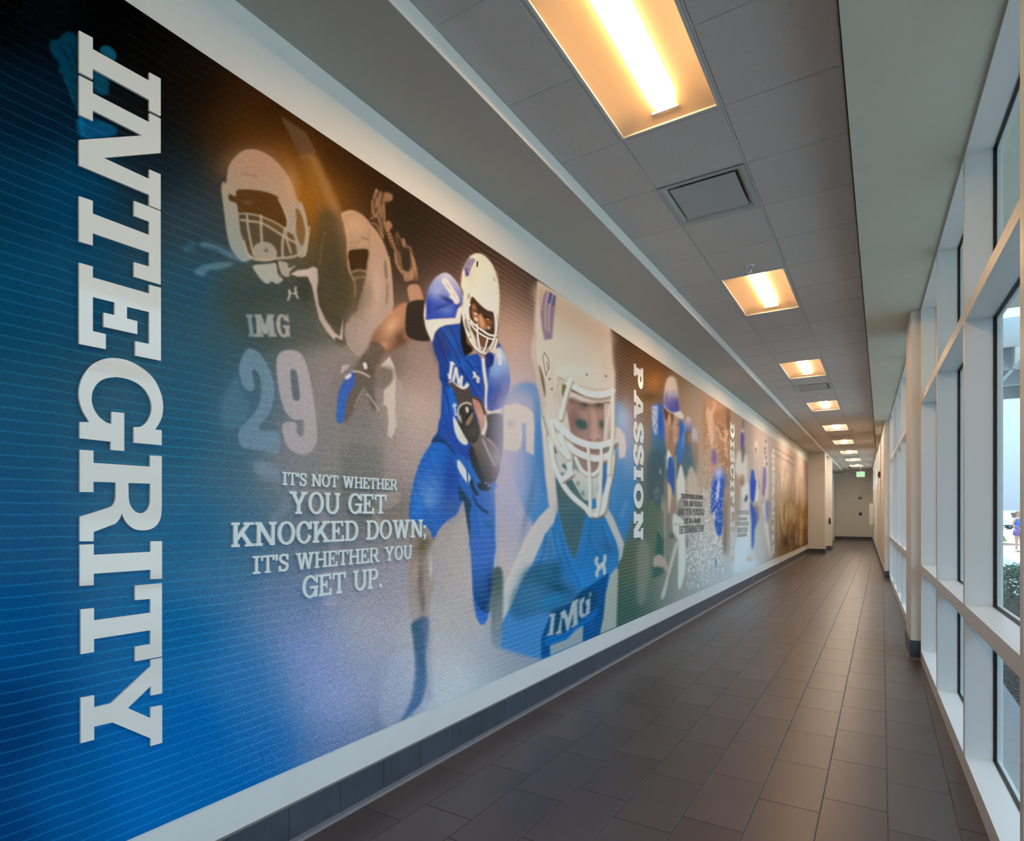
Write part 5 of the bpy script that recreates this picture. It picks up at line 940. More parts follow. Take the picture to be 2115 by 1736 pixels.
# ---------------------------------------------------------------- windows
banks = [(YB, 7.64, [-3.15, -1.63, -.11, 1.42, 2.95, 4.47, 6.0]), (8.5, 16.43, [9.88, 11.38, 12.86, 14.34, 15.82])]
MW, MD = .062, .134
ZL = [(0, .112), (.9315, 1.019), (2.722, 2.795), (3.711, 3.738)]
wi = 0
def wbox(nm, a, b, w0, w1, z0, z1, m, par): return MB().box(w0, a, z0, w1, b, z1).xf(WL).build(nm, M[m], par)
for (l0, l1, ms) in banks:
    edges = [l0-MW/2+MW]+ms+[l1-MW/2]
    ctr = [l0+MW/2]+ms+[l1-MW/2]
    for k in range(len(ctr)-1):
        wi += 1
        a, b = ctr[k]+MW/2, ctr[k+1]-MW/2
        root = wbox('window_%d' % wi, a, b, .0, MD, ZL[0][0], ZL[0][1], 'frame', None)      # deep sill
        tag(root, kind='structure', label='tall three-light window bay %s' % ('before the column' if l0 < 0 else 'beyond the column'))
        for (z0, z1), nm in zip(ZL[1:], ('mid_rail', 'transom', 'head_rail')): wbox(nm, a, b, 0, MD, z0, z1, 'frame', root)
        wbox('mullion', b, b+MW, 0, MD, 0, ZL[3][1], 'frame', root)
        if k == 0: wbox('mullion', a-MW, a, 0, MD, 0, ZL[3][1], 'frame', root)
        gk = MB(); oc = MB(); G1 = .013
        for zi in range(3):
            za, zb = ZL[zi][1], ZL[zi+1][0]
            for (q, w0, w1, t_) in ((gk, MD, MD+.011, .004), (oc, MD+.017, MD+.034, .012)):
                q.box(w0, a-.01, za-.02, w1, b+.01, za+t_); q.box(w0, a-.01, zb-t_, w1, b+.01, zb+.02)
                q.box(w0, a-.02, za, w1, a+t_, zb); q.box(w0, b-t_, za, w1, b+.02, zb)
            wbox('pane', a, b, MD+.011, MD+.017, za, zb, 'glass', root)
        gk.xf(WL).build('gasket', M['gasket'], root); oc.xf(WL).build('outer_frame', M['frame'], root)
        wbox('outer_cap', b-.005, b+MW+.005, MD+.03, MD+.045, 0, ZL[3][1], 'frame', root)
# high window far down the right wall
root = wbox('window_%d' % (wi+1), 26, 36, -.085, .1, 2.62, 2.66, 'frame', None); tag(root, kind='structure', label='long high window at the far end of the right wall')
wbox('head_rail', 26, 36, -.085, .1, 3.62, 3.66, 'frame', root)
for l in (26, 28.5, 31, 33.5, 35.95): wbox('mullion', l, l+.05, -.05, .1, 2.66, 3.62, 'frame', root)
for l in (26.05, 28.55, 31.05, 33.55): wbox('pane', l, l+2.4, .04, .046, 2.66, 3.62, 'glass', root)

# ---------------------------------------------------------------- troffers
LC = [((1.0, .60, .26), 1.0), ((1.0, .60, .26), 1.0), ((1.0, .60, .28), 1.0), ((1.0, .62, .32), 1.1), ((1.0, .68, .42), 1.2)]+[((1.0, .80, .60), 1.6)]*6
M['pan'] = []
PAN = {}
def troffer(k, idx):
    col, st = LC[min(idx, len(LC)-1)]
    y0, y1 = row(k), row(k+2); yc = (y0+y1)/2; hl = (y1-y0)/2-.008; xc = (XG[1]+XG[2])/2; hw = (XG[2]-XG[1])/2-.008
    if idx not in PAN:
        em = mat('lamp_cover_glow', (.9, .85, .75), .5, emit=(1.0, col[1], col[2]), es=LAMP_S*st)
        pn = mat('lamp_pan_glow', (.36, .27, .17), .5, .3, emit=(col[0], col[1]*.88, col[2]*.95), es=PAN_S*st)  # faint emission stands in for lamp light caught by the reflector pan
        PAN[idx] = (em, pn)
    em, pn = PAN[idx]
    t = empty('ceiling_light', (xc, yc, ZC))
    dep = .075; cw = .075
    # frame
    f = MB()
    for (a, b, c, d) in ((-hw, -hl, -hw+.018, hl), (hw-.018, -hl, hw, hl), (-hw+.018, -hl, hw-.018, -hl+.018), (-hw+.018, hl-.018, hw-.018, hl)): f.box(a, b, -.010, c, d, .004)
    f.build('frame', M['tee'], t)
    # shallow curved pan: a cross section swept along the lamp, with rounded hipped ends
    iw, il = hw-.018, hl-.018; n = 12; b = MB(); vs = []; rows_ = 17
    for j in range(rows_):
        q = j/(rows_-1); y = -il+2*il*q; e = min(1, min(q, 1-q)/.11); eh = math.sin(e*math.pi/2)
        for i in range(n+1):
            p = i/n; x = -iw+2*iw*p; hgt = math.sin(math.pi*p)**.8*dep
            vs.append((x, y, .0+hgt*eh))
    b.add(vs, [(j*(n+1)+i, j*(n+1)+i+1, (j+1)*(n+1)+i+1, (j+1)*(n+1)+i) for j in range(rows_-1) for i in range(n)])
    b.build('reflector_pan', pn, t, smooth=True)
    # ribbed lamp cover
    b = MB(); prof = []
    for i in range(17):
        p = i/16; prof.append((-cw+2*cw*p, dep*.72-math.sin(math.pi*p)*.030+.006*abs(math.cos(2*math.pi*p))))
    L = il*.90; vs = [(x, y, z) for y in (-L, L) for x, z in prof]; nn = len(prof)
    fs = [(i, i+1, nn+i+1, nn+i) for i in range(nn-1)]
    vs += [(-cw, -L, dep), (cw, -L, dep), (-cw, L, dep), (cw, L, dep)]
    fs += [tuple(range(nn))+(2*nn+1, 2*nn), tuple(range(nn, 2*nn))+(2*nn+3, 2*nn+2)]
    lc_ = b.add(vs, fs).build('lamp_cover', em, t, smooth=False)
    for y in (-L, L): MB().box(-cw-.002, y-.004, dep*.72-.030, cw+.002, y+.004, dep*.72-.018).build('end_clip', M['tee'], lc_)
    return t
LAMP_S, PAN_S = 28.0, .14
names = ['largest warm recessed ceiling light, nearest, cut by the top of the picture', 'second warm recessed ceiling light, just past the first sprinkler', 'third recessed ceiling light, in front of the narrow air diffuser', 'fourth recessed ceiling light, behind the second sprinkler', 'fifth recessed ceiling light, in front of the third air diffuser', 'sixth recessed ceiling light, directly behind the third air diffuser', 'seventh recessed ceiling light down the corridor', 'eighth recessed ceiling light, third before the exit sign', 'ninth recessed ceiling light, second before the exit sign']
for i, k in enumerate(LIGHTS):
    t = troffer(k, i)
    lab = 'recessed ceiling light behind the viewpoint' if i == 0 else names[i-1]
    tag(t, lab, 'ceiling light', 'recessed lights in the middle of the ceiling')
def diffuser(k):
    y0, y1 = row(k), row(k+1); xc = (XG[1]+XG[2])/2; hw = (XG[2]-XG[1])/2-.006; hl = (y1-y0)/2-.006
    t = empty('air_diffuser', (xc, (y0+y1)/2, ZC))
    m = M['diff']
    b = MB(); rings = [(hw, hl, -.008), (hw-.03, hl-.03, -.010), (hw-.045, hl-.045, -.004), (hw-.10, hl-.10, .055)]
    vs = [(sx*a, sy*c, z) for a, c, z in rings for sx, sy in ((-1, -1), (1, -1), (1, 1), (-1, 1))]
    b.add(vs, [(r*4+i, r*4+(i+1) % 4, (r+1)*4+(i+1) % 4, (r+1)*4+i) for r in range(len(rings)-1) for i in range(4)]); b.build('flared_frame', m, t)
    MB().box(-hw+.10, -hl+.10, .05, hw-.10, hl-.10, .07).build('duct_throat', M['dark'], t)
    fp_ = MB().box(-hw+.075, -hl+.075, -.004, hw-.075, hl-.075, .004).build('face_plate', m, t)
    for sx in (-1, 1):
        for sy in (-1, 1): MB().tube((sx*(hw-.13), sy*(hl-.10), .003), (sx*(hw-.13), sy*(hl-.10), .052), .004, n=6).build('hanger', M['chrome'], fp_)
    return t
M['diff'] = mat('diffuser_enamel', (.42, .43, .40), .4, .4)
for k, l in zip(VENTS, ('large square air diffuser between the first two ceiling lights', 'air diffuser seen edge-on right after the third ceiling light', 'air diffuser between the fifth and sixth ceiling lights', 'faint air diffuser far down the ceiling')):
    tag(diffuser(k), l, 'air vent', 'square air diffusers in the ceiling')
def sprinkler(x, y, label):
    t = empty('sprinkler', (x, y, ZC-.007)); tag(t, label, 'sprinkler', 'pendent sprinklers')
    MB().lathe([(.001, .0), (.042, 0), (.040, -.006), (.022, -.010), (.018, -.002)]).build('escutcheon', M['white'], t, smooth=True)
    MB().tube((0, 0, 0), (0, 0, -.028), .010).build('stem', M['chrome'], t)
    a = MB()
    for s in (-1, 1): a.tube((s*.008, 0, -.026), (s*.015, 0, -.045), .0025, n=6); a.tube((s*.015, 0, -.045), (s*.004, 0, -.064), .0025, n=6)
    yk = a.build('yoke', M['chrome'], t)
    MB().lathe([(.001, -.064), (.020, -.064), (.020, -.067), (.001, -.067)], n=16).build('deflector', M['chrome'], yk)
sprinkler(-1.055, row(5)-.20, 'chrome sprinkler just before the second ceiling light')
sprinkler(-1.055, row(16)+.05, 'small chrome sprinkler between the second diffuser and fourth light')
# ---------------------------------------------------------------- the printed mural
def srgb2lin(a): a = a/255.; return np.where(a <= .04045, a/12.92, ((a+.055)/1.055)**2.4)
def lin2srgb(a): return np.where(a <= .0031308, a*12.92, 1.055*np.clip(a, 0, None)**(1/2.4)-.055)
ZM0, ZM1 = .357, 3.47
def make_mural():
    can = paint_mural()
    NU0, NU, NV = 160, 1800, 2048
    Yn = np.concatenate([np.linspace(YB, .733, NU0, endpoint=False), [0]*NU]).astype(float)
    pxs = np.linspace(0, 1669, NU); tt = (pxs-CXP)/FPX
    Yn[NU0:] = -XL*(CT+tt*ST)/(ST-tt*CT)
    Yc = np.maximum(Yn, Yn[NU0]); d = -XL*ST+Yc*CT
    zz = ZM0+(ZM1-ZM0)*(np.arange(NV)+.5)/NV
    px = CXP+FPX*(XL*CT+Yc*ST)/d
    py = VHP-FPX*(zz[:, None]-CAMZ)/d[None, :]
    PX = np.clip(np.broadcast_to(px[None, :], py.shape), 0, CW-2.01); PY = np.clip(py, 0, CH-2.01)
    ix = PX.astype(int); iy = PY.astype(int); fx = (PX-ix)[..., None].astype(np.float32); fy = (PY-iy)[..., None].astype(np.float32)
    T = (can[iy, ix]*(1-fx)+can[iy, ix+1]*fx)*(1-fy)+(can[iy+1, ix]*(1-fx)+can[iy+1, ix+1]*fx)*fy
    # printed pin stripes: strength by region
    sp = """100 300 .42;100 700 .42;100 1100 .46;100 1500 .6;300 1650 .55;300 120 .22;200 40 .12;380 500 .42;380 900 .5;380 1300 .55;450 380 .2;600 500 .06;520 300 .05;700 450 .02;560 640 .08;700 700 .05;850 650 0;950 700 0;1000 900 .04;860 1010 .2;820 1060 .2;700 900 .1;600 1100 .14;450 1150 .35
480 1500 .42;650 1500 .14;800 1400 0;950 1350 .04;1060 1350 .38;1060 1200 .34;1000 1260 .26;1075 620 .34;1050 570 .3;1150 700 0;1200 900 0;1240 1130 .24;1200 1260 .26;1290 770 .4;1300 900 .2;1300 1200 .5;1400 1250 .45;1400 890 .2;1450 850 .35;1380 1000 .08
1450 1150 .1;1500 1050 .3;1520 1000 .35;1560 950 .12;1580 900 .25;1600 1100 .25;1650 1100 .15;1640 950 0;1180 1320 .3;600 260 .04;700 350 .02;520 820 .22;620 880 .12"""
    pts = np.array([[float(v) for v in q.split()] for q in sp.replace('\n', ';').split(';') if q.strip()])
    st = 8; gX, gY = PX[::st, ::st], PY[::st, ::st]; num = np.zeros(gX.shape); den = np.zeros(gX.shape)
    for x, y, a in pts:
        w = 1/((gX-x)**2*(1+max(0, x-1150)/260)**2+(gY-y)**2+900)**1.7; num += w*a; den += w
    A = np.repeat(np.repeat(num/den, st, 0), st, 1)[:NV, :NU0+NU]
    rs = np.random.RandomState(7)
    wob = np.interp(np.arange(NU0+NU), np.arange(0, NU0+NU+40, 40), rs.randn(len(np.arange(0, NU0+NU+40, 40)))*.0012)
    ph = ((zz[:, None]-3.128+wob[None, :]) / .03806) % 1.0
    dist = np.minimum(ph, 1-ph)*.03806
    # keep far stripes from vanishing between texels
    line = np.clip(1.25-np.abs(dist)/.0032, 0, 1)**1.2
    spk = .72+.5*rs.rand(*line.shape)
    lf = np.clip((PX-420)/260, 0, 1)[..., None]
    dk = np.clip(T/255., 0, 1)
    c_l = np.stack([T[..., 0]*.55+14, T[..., 1]*.9+46, T[..., 2]*.85+62], -1); c_r = T*.55+np.array([108, 106, 102])
    cs = c_l*(1-lf)+c_r*lf
    al = np.clip(A*1.45*line*spk, 0, .95)[..., None]
    T = T*(1-al)+cs*al
    # printed grain
    n = rs.randn(*line.shape).astype(np.float32); n = (n+.6*np.roll(n, 1, 0)+.6*np.roll(n, 1, 1))/1.3
    lum = T.mean(-1)
    dust = np.exp(-((PX-760)/330.)**2)*np.clip((PY-560)/600., 0, 1)
    amp = (2.0+lum*.015+9*dust)*np.clip(lum/40, .15, 1)*np.clip((1350-PX)/500., .25, 1)
    T = T+(n*amp)[..., None]
    L = srgb2lin(np.clip(T, 0, 255))/np.array(MURAL_LIGHT)[None, None, :]
    return np.clip(L, 0.0006, .93), Yn
MURAL_LIGHT = (.66, .71, .74)
ML, Yn = make_mural()
NVh, NUw = ML.shape[:2]
img = bpy.data.images.new('mural_print', NUw, NVh, alpha=False, float_buffer=False)
buf = np.ones((NVh, NUw, 4), np.float32); buf[..., :3] = lin2srgb(ML); img.pixels.foreach_set(buf.ravel()); img.update(); img.pack()
mm = bpy.data.materials.new('mural_print'); mm.use_nodes = True; t = mm.node_tree; b = t.nodes['Principled BSDF']
ti = t.nodes.new('ShaderNodeTexImage'); ti.image = img; ti.extension = 'EXTEND'; t.links.new(ti.outputs['Color'], b.inputs['Base Color'])
b.inputs['Roughness'].default_value = .5; b.inputs['Specular IOR Level'].default_value = .3; b.inputs['IOR'].default_value = 1.08
cols = sorted(set([0]+list(range(0, NUw, 7))+[NUw-1])); vs, uv = [], []
for c in cols:
    for z, v in ((ZM0, 0), (ZM1, 1)):
        vs.append((XL+.0035, float(Yn[c]), z)); uv.append(((c+.5)/NUw, v))
fs = [(2*i, 2*i+1, 2*i+3, 2*i+2) for i in range(len(cols)-1)]
n = len(vs); vs += [(XL+.0005, p[1], p[2]) for p in vs]; uv += uv
fb = [(n+2*i, n+2*i+2, 2*i+2, 2*i) for i in range(len(cols)-1)]+[(n+2*i+1, 2*i+1, 2*i+3, n+2*i+3) for i in range(len(cols)-1)]
me = bpy.data.meshes.new('wall_mural'); me.from_pydata(vs, [], fs+fb); me.materials.append(mm)
ul = me.uv_layers.new(name='UVMap')
for p in me.polygons:
    for li in p.loop_indices: ul.data[li].uv = uv[me.loops[li].vertex_index]
me.update(); tag(link('wall_mural', me), 'long printed mural of football players on blue, brown and white along the left wall', 'mural')

# ---------------------------------------------------------------- raised letters
def layered_mesh(name, layers, m, thick, place):
    """layers [(solids, holes)] in 2D -> extruded mesh; place(x, y, depth) -> local 3D"""
    V2, F2, own = [], [], []
    for li, (so, ho) in enumerate(layers):
        for kind, lst in ((0, so), (1, ho)):
            for p in lst:
                a = sum(p[i][0]*p[(i+1) % len(p)][1]-p[(i+1) % len(p)][0]*p[i][1] for i in range(len(p)))
                if a < 0: p = p[::-1]
                n0 = len(V2); V2 += [Vector(q) for q in p]; F2.append(list(range(n0, n0+len(p)))); own.append((li, kind))
    r = geometry.delaunay_2d_cdt(V2, [], F2, 1, 1e-5)
    vo, fo, fsrc = r[0], r[2], r[5]
    keep = []
    for f, src in zip(fo, fsrc):
        S_ = {own[i] for i in src}
        if any((li, 0) in S_ and (li, 1) not in S_ for li in range(len(layers))): keep.append(f)
    n = len(vo); verts = [place(v.x, v.y, thick) for v in vo]+[place(v.x, v.y, 0.) for v in vo]
    faces = [tuple(f) for f in keep]+[tuple(n+i for i in f[::-1]) for f in keep]
    ec = {}
    for f in keep:
        for i in range(len(f)): ec[(f[i], f[(i+1) % len(f)])] = 1
    for (a, b_) in list(ec):
        if (b_, a) not in ec: faces.append((a, n+a, n+b_, b_))
    me = bpy.data.meshes.new(name); me.from_pydata(verts, [], faces); me.validate()
    bm = bmesh.new(); bm.from_mesh(me); bmesh.ops.delete(bm, geom=[v for v in bm.verts if not v.link_faces], context='VERTS'); bmesh.ops.recalc_face_normals(bm, faces=bm.faces); bm.to_mesh(me); bm.free()
    me.materials.append(m); return me
M['acrylic'] = mat('cream_acrylic', (.93, .89, .80), .07, .5, coat=.6)
M['acrylic2'] = mat('pale_acrylic', (.85, .91, .89), .3, .4)
M['acrylic3'] = mat('white_acrylic', (.86, .86, .82), .25, .5)
M['darkletter'] = mat('dark_letter', (.12, .125, .12), .4, .4)
ORD = ['first', 'second', 'third', 'fourth', 'fifth', 'sixth', 'seventh', 'eighth', 'ninth', 'tenth', 'eleventh', 'twelfth', 'thirteenth']
XLet = XL+.0145
za = (90, 40, 3.9467); zb = (90, 480, 3.9467); zc = (90, 900, 5.107); zd = (90, 1200, 4.823)
BIG = [('I', za, [(290, 90), (402, 150), (402, 242), (862, 500), (862, 431), (955, 482), (955, 787), (862, 741), (862, 655), (402, 402), (402, 487), (290, 430)], [], None),
 ('N', za, [(290, 455), (402, 512), (402, 600), (862, 838), (862, 762), (955, 808), (955, 1088), (490, 1128), (862, 1300), (862, 1222), (955, 1262), (955, 1552), (862, 1515), (862, 1430), (290, 1190), (290, 982), (805, 945), (402, 742), (402, 828), (290, 776)], [], None),
 ('T', za, [(290, 1440), (402, 1478), (402, 1582), (862, 1757), (862, 1648), (737, 1600), (737, 1478), (955, 1563), (955, 2161), (737, 2097), (737, 1977), (862, 2014), (862, 1901), (402, 1742), (402, 1842), (290, 1810)], [], None),
 ('E', zb, [(290, 245), (402, 277), (402, 365), (862, 497), (862, 425), (957, 450), (957, 1045), (748, 1003), (748, 885), (862, 908), (862, 648), (680, 605), (680, 700), (765, 722), (765, 828), (490, 768), (490, 652), (580, 672), (580, 570), (402, 525), (402, 802), (508, 828), (508, 950), (290, 908)], [], None),
 ('G', zb, [(295, 1543), (375, 1545), (318, 1450), (288, 1330), (308, 1200), (380, 1090), (470, 1038), (560, 1022), (680, 1040), (790, 1095), (890, 1180), (950, 1290), (974, 1400), (963, 1510), (910, 1605), (963, 1610), (963, 1733), (736, 1713), (736, 1585), (800, 1578), (850, 1530), (880, 1450), (870, 1360), (820, 1275), (740, 1215), (650, 1186), (560, 1180), (470, 1205), (412, 1268), (392, 1350), (408, 1430), (452, 1500), (510, 1545), (555, 1560), (555, 1460), (658, 1470), (658, 1780), (548, 1772), (548, 1704), (295, 1677)], [], None),
 ('R', zc, [(383, 145), (527, 155), (527, 283), (1125, 322), (1125, 205), (1247, 212), (1247, 640), (1247, 740), (1238, 850), (1205, 925), (1145, 975), (1060, 995), (960, 982), (885, 925), (845, 860), (826, 815), (810, 860), (765, 918), (690, 950), (530, 1012), (527, 1110), (383, 1110), (383, 850), (690, 752), (738, 715), (760, 650), (762, 490), (527, 482), (527, 592), (383, 590)], [[(895, 495), (1125, 503), (1125, 690), (1108, 755), (1065, 803), (1010, 813), (955, 785), (912, 720), (897, 640)]], None),
 ('I', zc, [(383, 1145), (530, 1140), (530, 1252), (1130, 1220), (1130, 1110), (1250, 1108), (1250, 1505), (1130, 1510), (1130, 1410), (530, 1452), (530, 1572), (383, 1582)], [], None),
 ('T', zd, [(912, 42), (1180, 18), (1180, 748), (912, 797), (912, 652), (1065, 625), (1065, 487), (503, 575), (503, 705), (370, 727), (370, 280), (503, 265), (503, 388), (1065, 312), (1065, 175), (912, 188)], [], None),
 ('Y', zd, [(1068, 780), (1182, 760), (1182, 1115), (1068, 1138), (1068, 1042), (840, 1262), (1068, 1362), (1068, 1255), (1182, 1235), (1182, 1608), (1068, 1640), (1068, 1565), (685, 1405), (505, 1448), (505, 1578), (370, 1612), (370, 1160), (505, 1135), (505, 1258), (675, 1215), (1068, 848)], [], None)]
def put_letter(layers, m, thick, standoff, label, group, Xp=XL):
    """layers in wall coordinates (Y, z)"""
    ys = [p[0] for so, ho in layers for q in so for p in q]; zs = [p[1] for so, ho in layers for q in so for p in q]
    cy, cz = (min(ys)+max(ys))/2, min(zs)
    if 'semicolon' in label:
        root = empty('wall_letter', (Xp+standoff, cy, cz)); tag(root, label, 'letter', group)
        for nm_, q in zip(('tail', 'dot'), layers[0][0]): link(nm_, layered_mesh(nm_, [([q], [])], m, thick, lambda x, y, dpt: (dpt, x-cy, y-cz)), root)
        return
    me = layered_mesh('wall_letter', layers, m, thick, lambda x, y, dpt: (dpt, x-cy, y-cz))
    tag(link('wall_letter', me, None, (Xp+standoff, cy, cz)), label, 'letter', group)
for i, (ch, (ox, oy, s_), out, holes, _) in enumerate(BIG):
    if ch == 'G': out = out[:1]+catmull(out[1:15], 4, False)+out[15:18]+catmull(out[18:34], 4, False)+out[34:]
    if ch == 'R':
        out = out[:6]+catmull(out[6:16], 4, False)+catmull([out[15]]+out[16:20], 4, False)[1:]+out[20:22]+catmull(out[22:27], 4, False)+out[27:]
        holes = [holes[0][:2]+catmull(holes[0][2:], 4, False)]
    cv = lambda p: wall_pt(ox+p[0]/s_, oy+p[1]/s_, XLet)
    put_letter([([[cv(p) for p in out]], [[cv(p) for p in h] for h in holes])], M['acrylic'], .010, .0045,
               'huge glossy cream raised letter %s, %s letter of the vertical word INTEGRITY' % (ch, ORD[i]), 'letters of the vertical word INTEGRITY')
def glyph_layers(ch, fn, **kw): return [([[fn(*p) for p in q] for q in so], [[fn(*p) for p in q] for q in ho]) for so, ho in glyph(ch, **kw)]
def text_line(txt, uL, vT, vB, uR, m, group, where, thick=.010, gap=.055, spw=.40, shade=None, adj='pale', **kw):
    """horizontal raised words: left end uL (cap top vT, baseline vB) to right end uR in the photograph"""
    Xp = XL+thick+.004
    y0, zt = wall_pt(uL, vT, Xp); _, zb_ = wall_pt(uL, vB, Xp); y1, _ = wall_pt(uR, vT, Xp)
    H = zt-zb_; tot = sum((GW[c] if c != ' ' else spw)+gap for c in txt)-gap; sx = (y1-y0)/tot; x = 0
    words = txt.split(' '); wi_, ci_ = 0, 0
    for c in txt:
        if c == ' ': x += spw+gap; wi_ += 1; ci_ = 0; continue
        xx = x; w = words[wi_]
        nm = {"'": 'apostrophe', ';': 'semicolon', '.': 'full stop'}.get(c, 'letter '+c)
        put_letter(glyph_layers(c, lambda px, py: (y0+(xx+px)*sx, zb_+py*H), **kw), m, thick, .004,
                   '%s raised %s, %s character of %s, %s' % (adj, nm, ORD[ci_], w, where), group)
        x += GW[c]+gap; ci_ += 1
G1_ = 'letters of the large pale quotation'
for txt, uL, vT, vB, uR, wh in (("IT'S NOT WHETHER", 583.5, 974, 1001, 820.5, 'top line of the pale quotation'), ('YOU GET', 598.5, 1014, 1061, 798.5, 'second line of the pale quotation'),
        ('KNOCKED DOWN;', 478.5, 1078.5, 1130, 881, 'third line of the pale quotation'), ("IT'S WHETHER YOU", 522.5, 1148.3, 1185.6, 851.5, 'fourth line of the pale quotation'), ('GET UP.', 625, 1190, 1236.5, 790.5, 'last line of the pale quotation')):
    text_line(txt, uL, vT, vB, uR, M['acrylic2'], G1_, wh, adj='pale blue-white')
def vtext(txt, u0, u1, v0, v1, m, group, where, thick=.009, gap=.10, **kw):
    """word turned a quarter clockwise: baseline at u0, cap tops at u1, first letter at v0"""
    Xp = XL+thick+.004
    ya, zt = wall_pt(u0, v0, Xp); yb, _ = wall_pt(u1, v0, Xp); _, zb_ = wall_pt(u0, v1, Xp)
    tot = sum(GW[c]+gap for c in txt)-gap; sc = (zt-zb_)/tot; x = 0
    for i, c in enumerate(txt):
        xx = x
        put_letter(glyph_layers(c, lambda px, py: (ya+(yb-ya)*py, zt-(xx+px)*sc), **kw), m, thick, .004, 'raised white letter %s, %s letter of the vertical word %s' % (c, ORD[i], where), group)
        x += GW[c]+gap
vtext('PASSION', 1309.5, 1328.5, 750, 1116, M['acrylic3'], 'letters of the vertical word PASSION', 'PASSION', s=.24, t=.22)
vtext('DISCIPLINE', 1508.5, 1517, 871, 1166, M['acrylic3'], 'letters of the vertical word DISCIPLINE', 'DISCIPLINE', s=.24, t=.2)
vtext('CHARACTER', 1594.5, 1600, 925, 1148, M['acrylic3'], 'letters of the far vertical word CHARACTER', 'CHARACTER', s=.24, t=.2)
G2_ = 'letters of the small dark quotation'
zk = lambda x, y: (1280+x/5.785, 940+y/5.785)
for txt, x0, yt, yb, x1, wh in (('THE DIFFERENCE BETWEEN', 735, 455, 512, 995, 'top line of the dark quotation'), ('THE IMPOSSIBLE', 760, 540, 606, 990, 'second line of the dark quotation'), ('AND THE POSSIBLE', 698, 632, 718, 1015, 'third line of the dark quotation'),
        ("LIES IN A MAN'S", 768, 752, 818, 968, 'fourth line of the dark quotation'), ('DETERMINATION', 715, 845, 940, 1003, 'last line of the dark quotation')):
    (uL, vT), (uR, _), (_, vB) = zk(x0, yt), zk(x1, yt), zk(x0, yb)
    text_line(txt, uL, vT, vB, uR, M['darkletter'], G2_, wh, thick=.004, adj='small dark', s=.135, t=.09)

# ---------------------------------------------------------------- small fittings down the corridor
def at_d(u, v, d): r = (u-CXP)/FPX*d; return (r*CT-d*ST, r*ST+d*CT, CAMZ-(v-VHP)*d/FPX)
# exit sign hung from the ceiling
M['green'] = mat('green_exit_print', (.25, .8, .3), .5, emit=(.2, .75, .25), es=.5)
M['exitbody'] = mat('exit_sign_housing', (.75, .78, .70), .4, emit=(.7, .9, .65), es=.25)
ex = at_d(1777.5, 984.5, 29.0); t = empty('exit_sign', ex); tag(t, 'white hanging exit sign with green lettering at the end of the corridor', 'sign')
exh = MB().box(-.18, -.03, 0, .18, .03, .26).build('housing', M['exitbody'], t)
MB().box(-.012, -.012, .26, .012, .012, ZC-ex[2]).build('hanging_stem', M['white'], t)
w_ = sum(.42 for c in 'EXIT')
def xglyph(c):
    if c == 'X': return [([[(0, 0), (.2, 0), (.72, 1), (.52, 1)], [(.52, 0), (.72, 0), (.2, 1), (0, 1)]], [])]
    return {'E': [([_bx(0, 0, .2, 1), _bx(0, 0, .6, .18), _bx(0, .41, .5, .59), _bx(0, .82, .6, 1)], [])], 'I': [([_bx(0, 0, .2, 1)], [])], 'T': [([_bx(.22, 0, .42, 1), _bx(0, .82, .64, 1)], [])]}[c]
x = -.142
for c, wd in (('E', .6), ('X', .72), ('I', .2), ('T', .64)):
    sc_ = .118; me = layered_mesh('sign_letter', [([[(x+p[0]*sc_, .045+p[1]*.165) for p in q] for q in so], ho) for so, ho in xglyph(c)], M['green'], .004, lambda a, b_, dd: (a, -.03-dd, b_))
    link('sign_letter', me, exh); x += (wd+.14)*sc_
# camera dome
cd = at_d(1755.5, 978, 29.5); t = empty('camera_dome', (cd[0], cd[1], ZC-.007)); tag(t, 'small black camera dome on the ceiling beside the exit sign', 'camera')
MB().lathe([(.001, 0), (.085, 0), (.085, -.03), (.07, -.045)]).build('mount', M['white'], t, smooth=True); MB().lathe([(.07, -.04), (.065, -.075), (.04, -.105), (.001, -.115)]).build('dome', M['dark'], t, smooth=True)
# devices on the end wall
def plate(u, v, w, h, m, label, cat, inner=None):
    t_ = (u-CXP)/FPX; d = YE/(t_*ST+CT) if False else None
    # point on plane y = YE
    X = YE*(t_*CT-ST)/(CT+t_*ST); dd = -X*ST+YE*CT; z = CAMZ-(v-VHP)*dd/FPX
    t = empty('wall_device', (X, YE, z)); tag(t, label, cat)
    MB().box(-w/2, -.035, -h/2, w/2, 0, h/2, .01).build('housing', m, t)
    if inner: MB().box(-w*.28, -.04, -h*.2, w*.28, -.035, h*.18).build('lens', inner, t)
    return t
M['red'] = mat('dark_red_plastic', (.16, .03, .03), .4); M['bronze'] = mat('bronze_plate', (.10, .08, .05), .4)
M['strobe'] = mat('strobe_lens', (.8, .8, .78), .2)
plate(1776.8, 1028, .17, .14, M['dark'], 'small black alarm strobe with white lens on the end wall', 'alarm', M['strobe'])
plate(1777.2, 1061, .13, .17, M['bronze'], 'small bronze switch plate on the end wall, lower device', 'switch', M['dark'])
plate(1782.4, 1061, .10, .12, M['white'], 'small white plate right of the bronze switch plate', 'switch', M['wall'])
